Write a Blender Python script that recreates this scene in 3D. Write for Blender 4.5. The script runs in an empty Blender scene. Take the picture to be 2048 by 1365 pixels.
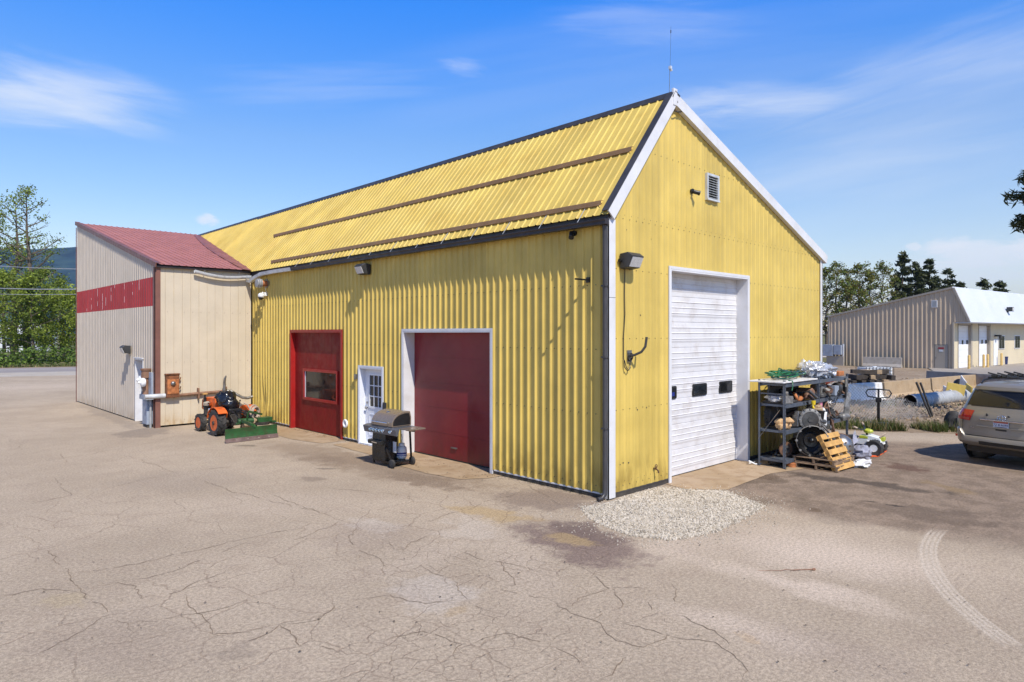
# Yellow metal workshop and yard, built object by object
EXPOSURE=0.10; SKY_STR=.104; SUN_STR=5.0; SKY_SAT=1.25; SKY_HUE=.5
SKY_LOW=(1.,1.,1.); SKY_TOP=(1.,1.,1.)
SKY_RAMP=((0.,(1.75,1.45,1.2)),(.12,(2.05,1.6,1.4)),(.27,(1.85,1.65,1.72)),(.44,(.62,1.60,2.5)),(.72,(.34,.66,1.05)))
CLOUD_COL=(8.6,8.9,9.3)
#        u   v   width height rot  amount scale stretch lo hi soft
CLOUDS=[(1850,330,.55,.24,.12,.26,.8,2.2,.15,1.1,1.),(1250,120,.6,.12,.08,.12,.8,2.6,.2,1.1,1.),(165,190,.20,.07,-.08,.62,1.0,2.2,.32,1.02,1.),(30,205,.18,.05,.1,.5,1.2,2.4,.30,1.02,1.),(640,170,.26,.05,.12,.16,1.3,2.6,.30,1.02,1.),(930,135,.06,.02,-.1,.28,1.,1.6,.35,.95,1.),
 (1480,208,.20,.05,-.05,.48,1.1,2.0,.30,1.02,1.),(1300,45,.22,.05,-.1,.2,1.3,2.4,.30,1.02,1.),(1850,150,.30,.09,.15,.30,1.3,2.4,.32,1.05,1.),(1700,330,.28,.08,.1,.22,1.3,2.4,.32,1.02,1.),
 (1950,512,.14,.036,0,.75,1.8,1.3,.40,.75,.9),(1895,492,.045,.022,0,.65,1.5,1.,.38,.75,.9),(1828,493,.014,.010,0,.6,1.2,1.,.32,.7,.9),(1960,548,.24,.03,0,.5,1.6,1.8,.36,.8,1.),(415,441,.024,.014,0,.7,1.,1.,.28,.75,.9),(2080,492,.05,.03,0,.7,1.4,1.,.38,.75,.9)]
HAZE=.00008
import bpy, bmesh, math, random
from mathutils import Vector, Matrix, noise
random.seed(7)
PI=math.pi
sc=bpy.context.scene
col=sc.collection
V=Vector
# world axes: X runs along the gable end, Y along the long side wall, origin at the near corner
CAM=(-9.71,-7.593,3.05); FPX=1334.0; HZ=667.0
def ray(u,v):
    k=(u-1024)/FPX; m=(HZ-v)/FPX
    return (.722*k+.692, -.692*k+.722, m)
def G(u,v,z=0.0):
    d=ray(u,v); s=(z-CAM[2])/d[2]
    return (CAM[0]+d[0]*s, CAM[1]+d[1]*s)
def at(u,v,depth):
    d=ray(u,v); return V((CAM[0]+d[0]*depth, CAM[1]+d[1]*depth, CAM[2]+d[2]*depth))

# ---------------------------------------------------------------- mesh builder
class MB:
    def __init__(s): s.v=[];s.f=[];s.m=[]
    def add(s,vs,fs,m=0,M=None):
        o=len(s.v)
        if M is not None: vs=[M@V(p) for p in vs]
        s.v+= [tuple(p) for p in vs]
        s.f+= [tuple(i+o for i in f) for f in fs]
        s.m+= [m]*len(fs); return s
    def box(s,x0,x1,y0,y1,z0,z1,m=0,M=None):
        vs=[(x0,y0,z0),(x1,y0,z0),(x1,y1,z0),(x0,y1,z0),(x0,y0,z1),(x1,y0,z1),(x1,y1,z1),(x0,y1,z1)]
        fs=[(0,3,2,1),(4,5,6,7),(0,1,5,4),(1,2,6,5),(2,3,7,6),(3,0,4,7)]
        return s.add(vs,fs,m,M)
    def cbox(s,c,d,m=0,R=None):
        M=Matrix.Translation(c)
        if R is not None: M=M@R
        return s.box(-d[0]/2,d[0]/2,-d[1]/2,d[1]/2,-d[2]/2,d[2]/2,m,M)
    def bar(s,p,q,w,h,m=0,up=(0,0,1)):
        p=V(p);q=V(q);z=(q-p);L=z.length;z.normalize();u=V(up)
        if abs(z.dot(u))>.98: u=V((1,0,0))
        x=u.cross(z).normalized();y=z.cross(x)
        M=Matrix((( x.x,y.x,z.x,p.x),(x.y,y.y,z.y,p.y),(x.z,y.z,z.z,p.z),(0,0,0,1)))
        return s.box(-w/2,w/2,-h/2,h/2,0,L,m,M)
    def poly(s,pts,m=0): return s.add(pts,[tuple(range(len(pts)))],m)
    def prism(s,pts,vec,m=0):
        n=len(pts);vec=V(vec);a=[V(p) for p in pts];b=[p+vec for p in a]
        fs=[tuple(range(n))[::-1],tuple(range(n,2*n))]+[(i,(i+1)%n,n+(i+1)%n,n+i) for i in range(n)]
        return s.add(a+b,fs,m)
    def tube(s,pts,r,n=8,m=0,cap=True,closed=False):
        pts=[V(p) for p in pts];k=len(pts)
        rs=r if isinstance(r,(list,tuple)) else [r]*k
        vs=[];fs=[];ref=None
        for i,p in enumerate(pts):
            if closed: t=pts[(i+1)%k]-pts[i-1]
            else: t=pts[min(i+1,k-1)]-pts[max(i-1,0)]
            if t.length<1e-9: t=V((0,0,1))
            t.normalize()
            if ref is None: ref=V((0,0,1)) if abs(t.z)<.9 else V((1,0,0))
            x=ref-t*ref.dot(t)
            if x.length<1e-6: x=t.orthogonal()
            x.normalize();y=t.cross(x);ref=x
            for j in range(n):
                a=2*PI*j/n; vs.append(p+(x*math.cos(a)+y*math.sin(a))*rs[i])
        for i in range(k if closed else k-1):
            i2=(i+1)%k
            for j in range(n):
                j2=(j+1)%n; fs.append((i*n+j,i*n+j2,i2*n+j2,i2*n+j))
        if cap and not closed:
            fs.append(tuple(range(n))[::-1]); fs.append(tuple((k-1)*n+j for j in range(n)))
        return s.add(vs,fs,m)
    def cyl(s,p,q,r,r2=None,n=16,m=0): return s.tube([p,q],[r,r if r2 is None else r2],n,m)
    def lathe(s,prof,M=None,n=24,m=0,cap=True):
        vs=[];fs=[];k=len(prof)
        for r,h in prof:
            for j in range(n):
                a=2*PI*j/n; vs.append((r*math.cos(a),r*math.sin(a),h))
        for i in range(k-1):
            for j in range(n):
                j2=(j+1)%n; fs.append((i*n+j,i*n+j2,(i+1)*n+j2,(i+1)*n+j))
        if cap:
            fs.append(tuple(range(n))[::-1]); fs.append(tuple((k-1)*n+j for j in range(n)))
        return s.add(vs,fs,m,M)
    def ball(s,c,r,n=12,m=0,nz=0,fr=2.0,seed=0,R=None):
        if not isinstance(r,(tuple,list)): r=(r,r,r)
        vs=[];fs=[];h=max(4,n*2//3)
        M=Matrix.Translation(c)
        if R is not None: M=M@R
        vs.append(V((0,0,-1)))
        for i in range(1,h):
            a=-PI/2+PI*i/h
            for j in range(n):
                b=2*PI*j/n; vs.append(V((math.cos(a)*math.cos(b),math.cos(a)*math.sin(b),math.sin(a))))
        vs.append(V((0,0,1)))
        out=[]
        for p in vs:
            k=1
            if nz: k=1+nz*noise.noise(p*fr+V((seed*3.1,seed*1.7,seed)))
            out.append(M@V((p.x*r[0]*k,p.y*r[1]*k,p.z*r[2]*k)))
        for j in range(n): fs.append((0,1+(j+1)%n,1+j))
        for i in range(h-2):
            for j in range(n):
                a=1+i*n+j;b=1+i*n+(j+1)%n; fs.append((a,b,b+n,a+n))
        t=len(vs)-1;o=1+(h-2)*n
        for j in range(n): fs.append((o+j,o+(j+1)%n,t))
        return s.add(out,fs,m)
    def torus(s,c,R,r,ax=(0,0,1),n=24,k=8,m=0):
        ax=V(ax).normalized();x=ax.orthogonal().normalized();y=ax.cross(x)
        pts=[V(c)+(x*math.cos(2*PI*i/n)+y*math.sin(2*PI*i/n))*R for i in range(n)]
        return s.tube(pts,r,k,m,closed=True)
    def build(s,name,mats,parent=None,smooth=None,bevel=0,loc=None,label=None):
        me=bpy.data.meshes.new(name); me.from_pydata(s.v,[],s.f)
        if not isinstance(mats,(list,tuple)): mats=[mats]
        for m in mats: me.materials.append(MT[m] if isinstance(m,str) else m)
        if len(mats)>1: me.polygons.foreach_set('material_index',s.m)
        me.validate(); me.update()
        if smooth is not None:
            me.polygons.foreach_set('use_smooth',[True]*len(me.polygons))
            me.set_sharp_from_angle(angle=math.radians(smooth))
        o=bpy.data.objects.new(name,me); col.objects.link(o)
        if parent: o.parent=parent
        if loc: o.location=loc
        if bevel:
            b=o.modifiers.new('bevel','BEVEL'); b.width=bevel; b.segments=2; b.limit_method='ANGLE'; b.angle_limit=.6
        if label: o['label']=label
        return o
def tag(o,label,cat,group=None,kind=None):
    if label: o['label']=label
    if cat: o['category']=cat
    if group: o['group']=group
    if kind: o['kind']=kind
    return o
def thing(name,label,cat,loc=(0,0,0),rz=0,group=None):
    o=bpy.data.objects.new(name,None); col.objects.link(o)
    o.location=loc; o.rotation_euler=(0,0,rz); o.empty_display_size=.2
    return tag(o,label,cat,group)
def struct(o): o['kind']='structure'; return o
def copy_tree(o,parent=None):
    c=o.copy(); col.objects.link(c)
    if parent: c.parent=parent
    for ch in list(o.children): copy_tree(ch,c)
    return c
def RZ(a): return Matrix.Rotation(a,4,'Z')
def RX(a): return Matrix.Rotation(a,4,'X')
def RY(a): return Matrix.Rotation(a,4,'Y')
def T(*p): return Matrix.Translation(p)
def rnd(a,b): return random.uniform(a,b)

# ---------------------------------------------------------------- materials
MT={}
def lin(h):
    h=h.lstrip('#'); r=[int(h[i:i+2],16)/255 for i in (0,2,4)]
    return tuple(c/12.92 if c<=.04045 else ((c+.055)/1.055)**2.4 for c in r)
class NT:
    def __init__(s,nt): s.nt=nt
    def n(s,t,**k):
        o=s.nt.nodes.new(t)
        for a,b in k.items():
            if a.startswith('i_'):
                key=a[2:]
                key=int(key) if key.isdigit() else key.replace('_',' ')
                o.inputs[key].default_value=b
            else: setattr(o,a,b)
        return o
    def l(s,a,b): s.nt.links.new(a,b)
    def math(s,op,a,b=None,clamp=False):
        o=s.n('ShaderNodeMath',operation=op,use_clamp=clamp)
        for i,x in enumerate((a,b)):
            if x is None: continue
            if isinstance(x,(int,float)): o.inputs[i].default_value=x
            else: s.l(x,o.inputs[i])
        return o.outputs[0]
    def mix(s,f,a,b,mode='MIX'):
        o=s.n('ShaderNodeMix',data_type='RGBA',blend_type=mode,clamp_factor=True)
        for i,x in ((0,f),(6,a),(7,b)):
            if isinstance(x,(int,float)): o.inputs[i].default_value=x
            elif isinstance(x,tuple): o.inputs[i].default_value=tuple(x)+((1,) if len(x)==3 else ())
            else: s.l(x,o.inputs[i])
        return o.outputs[2]
    def noise(s,vec,scale,detail=4,rough=.55,dist=0):
        o=s.n('ShaderNodeTexNoise'); o.inputs['Scale'].default_value=scale;o.inputs['Detail'].default_value=detail
        o.inputs['Roughness'].default_value=rough;o.inputs['Distortion'].default_value=dist
        if vec is not None: s.l(vec,o.inputs['Vector'])
        return o.outputs['Fac']
    def ramp(s,f,a,b,lo=0.,hi=1.):
        o=s.n('ShaderNodeMapRange',clamp=True,interpolation_type='SMOOTHSTEP'); s.l(f,o.inputs[0])
        o.inputs[1].default_value=a;o.inputs[2].default_value=b;o.inputs[3].default_value=lo;o.inputs[4].default_value=hi
        return o.outputs[0]
    def mapping(s,vec,scale=(1,1,1),loc=(0,0,0),rot=(0,0,0)):
        o=s.n('ShaderNodeMapping'); o.inputs['Scale'].default_value=scale;o.inputs['Location'].default_value=loc;o.inputs['Rotation'].default_value=rot
        s.l(vec,o.inputs['Vector']); return o.outputs[0]
def newmat(name):
    m=bpy.data.materials.new(name); m.use_nodes=True; nt=m.node_tree; MT[name]=m
    b=nt.nodes['Principled BSDF']; h=NT(nt); tc=h.n('ShaderNodeTexCoord').outputs['Object']
    return m,h,b,tc
def M(name,c,rough=.5,metal=0,var=.12,scale=4.,bump=0.,bscale=60.,streak=0.,dirt=None,damt=.4,dscale=2.5,spec=.5,coat=0,zd=None,ds=(.45,.7),panel=0):
    """plain surface: base colour with blotchy variation, optional vertical streaks, patchy dirt or rust, fine bump"""
    m,h,b,tc=newmat(name)
    c=lin(c) if isinstance(c,str) else c
    n=h.noise(tc,scale,5)
    lo=tuple(x*(1-var) for x in c); hi=tuple(min(1,x*(1+var)) for x in c)
    cc=h.mix(h.ramp(n,.3,.7),lo,hi)
    if streak:
        s=h.noise(h.mapping(tc,(9,9,.35)),1.,4,.6)
        cc=h.mix(h.math('MULTIPLY',h.ramp(s,.45,.75),streak),cc,tuple(x*.55 for x in c))
    if dirt:
        d=lin(dirt) if isinstance(dirt,str) else dirt
        dn=h.ramp(h.noise(tc,dscale,8,.65),ds[0],ds[1])
        cc=h.mix(h.math('MULTIPLY',dn,damt),cc,d)
    if zd:   # splash-back dirt along the foot
        sp=h.n('ShaderNodeSeparateXYZ'); h.l(tc,sp.inputs[0])
        a=h.ramp(sp.outputs[2],zd[0],zd[1],1,0)
        a=h.math('MULTIPLY',a,h.ramp(h.noise(h.mapping(tc,(5,5,1.5)),1.,6,.65),.35,.65))
        cc=h.mix(h.math('MULTIPLY',a,zd[3]),cc,lin(zd[2]))
    if panel:   # each sheet of cladding has faded a little differently
        sp_=h.n('ShaderNodeSeparateXYZ'); h.l(tc,sp_.inputs[0])
        idn=h.math('FLOOR',h.math('DIVIDE',h.math('ADD',sp_.outputs[0],sp_.outputs[1]),panel))
        wn_=h.n('ShaderNodeTexWhiteNoise',noise_dimensions='1D'); h.l(idn,wn_.inputs['W'])
        sc_=h.n('ShaderNodeVectorMath',operation='SCALE'); h.l(cc,sc_.inputs[0]); h.l(h.ramp(wn_.outputs['Value'],0,1,.93,1.06),sc_.inputs['Scale']); cc=sc_.outputs[0]
    h.l(cc,b.inputs['Base Color'])
    r=h.ramp(h.noise(tc,scale*2.3,5),.3,.7,max(.02,rough-.1),min(1,rough+.1)); h.l(r,b.inputs['Roughness'])
    b.inputs['Metallic'].default_value=metal
    b.inputs['Specular IOR Level'].default_value=spec
    if coat: b.inputs['Coat Weight'].default_value=coat; b.inputs['Coat Roughness'].default_value=.08
    if bump:
        bp=h.n('ShaderNodeBump'); bp.inputs['Strength'].default_value=1; bp.inputs['Distance'].default_value=bump
        h.l(h.noise(tc,bscale,6,.6),bp.inputs['Height']); h.l(bp.outputs[0],b.inputs['Normal'])
    return m
YEL=(.605,.443,.113)
M('yellow_siding',YEL,.42,0,.08,1.2,streak=.20,dirt='#b8983f',damt=.12,dscale=.5,zd=(.1,1.0,'#7d642c',.65),spec=.3,panel=.84)
M('yellow_roof',YEL,.6,0,.06,1.0,streak=0,dirt='#a8822e',damt=.3,dscale=1.2,spec=.25,panel=.84)
M('beige_ribbed',(.52,.45,.37),.5,0,.05,1.5,streak=.03,zd=(0,.5,'#8d7554',.5))
M('beige_panel',(.58,.50,.38),.5,0,.05,1.5,streak=.03,zd=(0,.6,'#a87f3c',.6))
def stripe_mat():
    m,h,b,tc=newmat('red_stripe')
    n=h.noise(tc,1.5,5); c=h.mix(h.ramp(n,.3,.7),(.30,.022,.024),(.38,.032,.034))
    s=h.noise(h.mapping(tc,(1,7,.45)),1.,3,.5); k=h.noise(h.mapping(tc,(1,26,2.2),(3,0,0)),1.,4,.7)
    h.l(c,b.inputs["Base Color"]); b.inputs["Roughness"].default_value=.45
stripe_mat()
M('maroon_roof',(.38,.155,.135),.62,0,.10,1.5,dirt='#96665a',damt=.4,spec=.25)
M('valley_metal',(.25,.09,.07),.5,0,.2,2,dirt='#7d4a2c',damt=.7,dscale=3)
M('brown_trim',(.19,.085,.065),.5,0,.12,3,dirt='#7a4d38',damt=.4)
M('dark_trim',(.045,.043,.047),.45,0,.2,3,dirt='#5b5550',damt=.25)
M('snow_bar',(.30,.17,.075),.5,0,.12,2)
M('gutter_brown',(.028,.02,.02),.42,0,.2,3)
M('white_trim',(.66,.66,.68),.4,0,.04,2,streak=.05,dirt='#b8b2a8',damt=.3)
M('white_door',(.70,.72,.77),.4,0,.04,2,streak=.08)
M('white_sectional',(.66,.65,.66),.45,0,.05,2,dirt='#a7998a',damt=.35,dscale=3)
M('red_door',(.215,.010,.009),.5,0,.08,2,spec=.25,streak=.1,dirt='#4e120e',damt=.2)
M('red_trim',(.33,.014,.012),.4,0,.1,2)
M('maroon_door',(.20,.012,.018),.4,0,.12,1.,streak=.12,zd=(0,.7,'#4a201a',.5),dirt='#7d3034',damt=.35,dscale=4,ds=(.6,.75))
M('foundation',(.06,.052,.045),.8,0,.3,4,bump=.01,bscale=30)
M('galv',(.36,.37,.375),.62,.12,.15,5,dirt='#6f6a66',damt=.4)
M('galv_white',(.62,.64,.66),.4,.2,.1,4,dirt='#8c8780',damt=.5)
M('grey_paint',(.30,.34,.41),.45,0,.08,4,dirt='#6b675f',damt=.3)
M('grey_dark',(.035,.035,.037),.5,0,.2,4)
M('rust',(.20,.075,.03),.75,.1,.35,7,dirt='#3a2015',damt=.6,dscale=5,bump=.002)
M('rust_pipe',(.26,.14,.085),.65,.1,.25,6,dirt='#54301c',damt=.6)
M('steel',(.32,.31,.30),.4,.85,.2,6,dirt='#4a4038',damt=.5)
M('steel_dark',(.10,.098,.095),.5,.6,.3,7,dirt='#3a2a1e',damt=.5,bump=.002)
M('alu_cast',(.27,.26,.245),.55,.5,.25,8,dirt='#3c352d',damt=.7,dscale=6,bump=.002)
M('grime',(.055,.047,.04),.65,.2,.4,8,dirt='#2b211a',damt=.6,bump=.003)
M('iron_rusty',(.16,.085,.05),.7,.3,.35,9,dirt='#2d211a',damt=.6,bump=.003)
M('black_plastic',(.014,.014,.015),.42,0,.3,5)
M('black_paint',(.010,.010,.011),.32,0,.3,5,dirt='#3b352f',damt=.04)
M('rubber',(.028,.027,.027),.75,0,.3,12,dirt='#6a625a',damt=.35,bump=.002)
M('glass_dark',(.012,.014,.016),.06,0,.2,2)
M('chrome',(.75,.76,.78),.12,1,.04,4)
M('lens',(.55,.55,.55),.25,0,.1,30,bump=.002,bscale=80)
M('orange_paint',(.68,.125,.02),.45,0,.15,5,dirt='#5b3a26',damt=.6,dscale=6)
M('green_paint',(.02,.085,.024),.45,0,.25,4,dirt='#3f3022',damt=.75,dscale=5)
M('blade_worn',(.20,.14,.13),.45,.5,.25,5,dirt='#5b4034',damt=.6)
M('tarp_black',(.010,.010,.013),.18,0,.3,6,bump=.012,bscale=14)
M('rope',(.42,.33,.25),.9,0,.2,20,bump=.004,bscale=120)
M('grill_lid',(.25,.195,.15),.32,.3,.06,1)
M('grill_panel',(.15,.16,.19),.35,.5,.1,4)
M('white_tank',(.62,.64,.66),.35,0,.08,4)
M('blue_band',(.015,.03,.2),.4,0,.1,4)
M('white_plain',(.78,.78,.78),.5,0,.04,4)
M('rack_blue',(.10,.12,.155),.42,.3,.2,5,dirt='#5a5652',damt=.45)
M('wood_new',(.58,.33,.10),.7,0,.2,6,streak=.2,dirt='#7a5730',damt=.4,bump=.002)
M('wood_old',(.24,.16,.10),.8,0,.3,6,streak=.2,dirt='#4a3a2c',damt=.5,bump=.003)
M('wood_dark',(.045,.035,.028),.85,0,.3,6,bump=.003)
M('wood_tan',(.42,.30,.18),.8,0,.25,5,dirt='#5f4a34',damt=.5)
M('white_board',(.72,.71,.70),.5,0,.06,4,dirt='#8b7f72',damt=.5)
M('foil',(.62,.63,.66),.28,.5,.25,8,dirt='#4d4a48',damt=.35,dscale=7,bump=.02,bscale=22)
M('hose_green',(.012,.13,.045),.4,0,.25,6)
M('hose_dark',(.012,.06,.05),.4,0,.25,6)
M('stone_tan',(.55,.36,.18),.8,0,.3,9,dirt='#8a4f26',damt=.5,bump=.006)
M('rust_orange',(.42,.15,.05),.75,.1,.3,9,bump=.003)
M('wire_yellow',(.75,.55,.02),.5,0,.1,6)
M('concrete',(.36,.32,.27),.85,0,.12,1.5,dirt='#7c6650',damt=.5,bump=.004,bscale=25)
M('concrete_tan',(.40,.29,.175),.85,0,.12,1.2,streak=.15,dirt='#86683f',damt=.5,bump=.004)
M('concrete_white',(.72,.71,.69),.8,0,.08,1.5,dirt='#9c815e',damt=.55,dscale=3,bump=.004)
M('concrete_grey',(.33,.30,.27),.85,0,.12,1.2,streak=.2,dirt='#6d6154',damt=.5,bump=.004)
M('poly_white',(.70,.72,.74),.4,0,.06,2)
M('suv_paint',(.28,.258,.228),.42,.35,.03,1,coat=.35)
M('suv_glass',(.012,.013,.016),.05,0,.1,2)
M('lamp_red',(.42,.008,.012),.12,0,.15,30,coat=.7)
M('plate_blue',(.55,.60,.72),.4,0,.05,8)
M('plate_red',(.40,.07,.05),.4,0,.1,8)
M('plate_ink',(.02,.03,.10),.5,0,.1,8)
M('shop_ribbed',(.50,.39,.275),.5,0,.05,.6)
M('shop_plain',(.62,.53,.37),.55,0,.04,.6)
M('shop_roof',(.58,.60,.64),.45,0,.03,.4)
M('shop_door',(.76,.77,.80),.45,0,.03,.6)
M('shop_grey',(.36,.31,.25),.5,0,.05,.8)
M('bollard',(.66,.45,.16),.5,0,.1,4)
M('bark',(.11,.085,.06),.9,0,.35,5,bump=.02,bscale=12)
M('bark_pine',(.10,.062,.04),.9,0,.35,5,bump=.02,bscale=12)
M('wire',(.45,.46,.48),.5,.5,.1,3)
M('fence_wire',(.30,.29,.28),.5,.6,.1,3)
M('pole_wood',(.30,.27,.24),.85,0,.2,3)
M('house_wall',(.70,.70,.70),.6,0,.05,1)
M('house_roof',(.10,.10,.11),.7,0,.1,1)
M('traffic_orange',(.85,.12,.02),.5,0,.1,5)
M('toy_lime',(.42,.45,.04),.4,0,.1,4)
M('toy_pink',(.70,.25,.35),.4,0,.1,4)
M('toy_white',(.75,.76,.76),.35,0,.06,4)
M('plastic_grey',(.30,.30,.36),.35,0,.2,8,bump=.006,bscale=40)
M('sign_red',(.30,.02,.03),.5,0,.1,4)
def leafmat(name,c,var=.35,trans=.25):
    m,h,b,tc=newmat(name)
    n=h.noise(tc,.7,4); n2=h.n('ShaderNodeObjectInfo')
    cc=h.mix(h.ramp(n,.3,.7),tuple(x*(1-var) for x in c),tuple(min(1,x*(1+var)) for x in c))
    h.l(cc,b.inputs['Base Color']); b.inputs['Roughness'].default_value=.55
    b.inputs['Specular IOR Level'].default_value=.3
    t=h.n('ShaderNodeBsdfTranslucent'); h.l(h.mix(.5,cc,(c[0]*1.5,c[1]*1.4,c[2]*.6)),t.inputs[0])
    mx=h.n('ShaderNodeMixShader'); mx.inputs[0].default_value=trans
    h.l(b.outputs[0],mx.inputs[1]); h.l(t.outputs[0],mx.inputs[2])
    h.l(mx.outputs[0],h.nt.nodes['Material Output'].inputs['Surface'])
leafmat('leaf_mid',(.145,.195,.03)); leafmat('leaf_light',(.25,.31,.04)); leafmat('leaf_dark',(.07,.10,.02))
leafmat('leaf_olive',(.17,.145,.035)); leafmat('needle_dark',(.045,.055,.02),trans=.15); leafmat('needle_mid',(.055,.065,.022),trans=.1)
leafmat('bush_a',(.13,.20,.03)); leafmat('bush_b',(.06,.10,.018)); leafmat('weed',(.075,.11,.025)); leafmat('weed_dry',(.24,.19,.09))
leafmat('verge_grass',(.11,.13,.04))
# ---------------------------------------------------------------- light, sky, camera
w=bpy.data.worlds.new("World"); sc.world=w; w.use_nodes=True
SUN=V((-.33,-1.13,1.40)).normalized()
h=NT(w.node_tree); bg=w.node_tree.nodes['Background']
sky=h.n('ShaderNodeTexSky'); sky.sky_type='NISHITA'; sky.sun_disc=False
sky.sun_elevation=math.asin(SUN.z); sky.sun_rotation=math.atan2(SUN.x,SUN.y)
sky.air_density=1.0; sky.dust_density=.25; sky.ozone_density=2.5
tc=h.n('ShaderNodeTexCoord').outputs['Generated']
sep=h.n('ShaderNodeSeparateXYZ'); h.l(tc,sep.inputs[0])
hz=sep.outputs[2]
hs=h.n('ShaderNodeHueSaturation'); hs.inputs['Saturation'].default_value=SKY_SAT; hs.inputs['Hue'].default_value=SKY_HUE
h.l(sky.outputs[0],hs.inputs['Color'])
# clear air above, paler and brighter low down
cr=h.n('ShaderNodeValToRGB'); h.l(hz,cr.inputs[0]); el=cr.color_ramp.elements
while len(el)<len(SKY_RAMP): el.new(.5)
for e_,(p_,c_) in zip(el,SKY_RAMP): e_.position=p_; e_.color=tuple(x/2.5 for x in c_)+(1,)
vm=h.n('ShaderNodeVectorMath',operation='MULTIPLY'); h.l(hs.outputs[0],vm.inputs[0]); h.l(cr.outputs[0],vm.inputs[1])
vs2=h.n('ShaderNodeVectorMath',operation='SCALE'); h.l(vm.outputs[0],vs2.inputs[0]); vs2.inputs['Scale'].default_value=2.5
skyc=vs2.outputs[0]
def cloud(u,v,wd,ht,rot,amt,scale,stretch,lo,hi,soft=.9):
    """a cloud at one bearing of the sky dome"""
    d=V(ray(u,v)).normalized(); e=V((0,0,1)).cross(d).normalized()*-1; up=d.cross(e)*-1
    if up.z<0: up=-up
    c,s=math.cos(rot),math.sin(rot); e1=e*c+up*s; e2=up*c-e*s
    def dot(vec):
        o=h.n('ShaderNodeVectorMath',operation='DOT_PRODUCT'); h.l(tc,o.inputs[0]); o.inputs[1].default_value=vec; return o.outputs['Value']
    a=h.math('DIVIDE',dot(e1),wd); b=h.math('DIVIDE',dot(e2),ht)
    cb=h.n('ShaderNodeCombineXYZ'); h.l(a,cb.inputs[0]); h.l(b,cb.inputs[1])
    ln=h.math('SQRT',h.math('ADD',h.math('MULTIPLY',a,a),h.math('MULTIPLY',b,b)))
    front=h.math('GREATER_THAN',dot(d),0.)
    m=h.math('MULTIPLY',h.ramp(ln,1.0,1.0-soft),front)
    nz=h.noise(h.mapping(cb.outputs[0],(scale,scale*stretch,1),(u*.01,v*.02,0)),1.,7,.6,.4)
    k=h.ramp(h.math('ADD',nz,h.math('MULTIPLY',h.math('SUBTRACT',m,.5),.5)),lo,hi)
    return h.math('MULTIPLY',h.math('MULTIPLY',k,h.ramp(m,0,.5)),amt,True)
acc=skyc
W=lambda px: px/1334.
for args in CLOUDS:
    acc=h.mix(cloud(*args),acc,CLOUD_COL)
h.l(acc,bg.inputs['Color']); bg.inputs['Strength'].default_value=SKY_STR
sd=bpy.data.lights.new('sun','SUN'); sd.energy=SUN_STR; sd.angle=math.radians(.5); sd.color=(1,.935,.82)
so=bpy.data.objects.new('sun',sd); col.objects.link(so); so.rotation_euler=SUN.to_track_quat('Z','Y').to_euler(); so.location=SUN*60
cd=bpy.data.cameras.new('camera'); cam=bpy.data.objects.new('camera',cd); col.objects.link(cam)
cam.location=CAM; cam.rotation_euler=(PI/2,0,-math.atan2(.692,.722))
cd.sensor_width=36; cd.lens=36*FPX/2048; cd.shift_y=-(682.5-HZ)/2048; cd.clip_start=.1; cd.clip_end=12000
sc.camera=cam
sc.view_settings.view_transform='Standard'; sc.view_settings.look='None'; sc.view_settings.exposure=EXPOSURE; sc.view_settings.gamma=1

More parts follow.
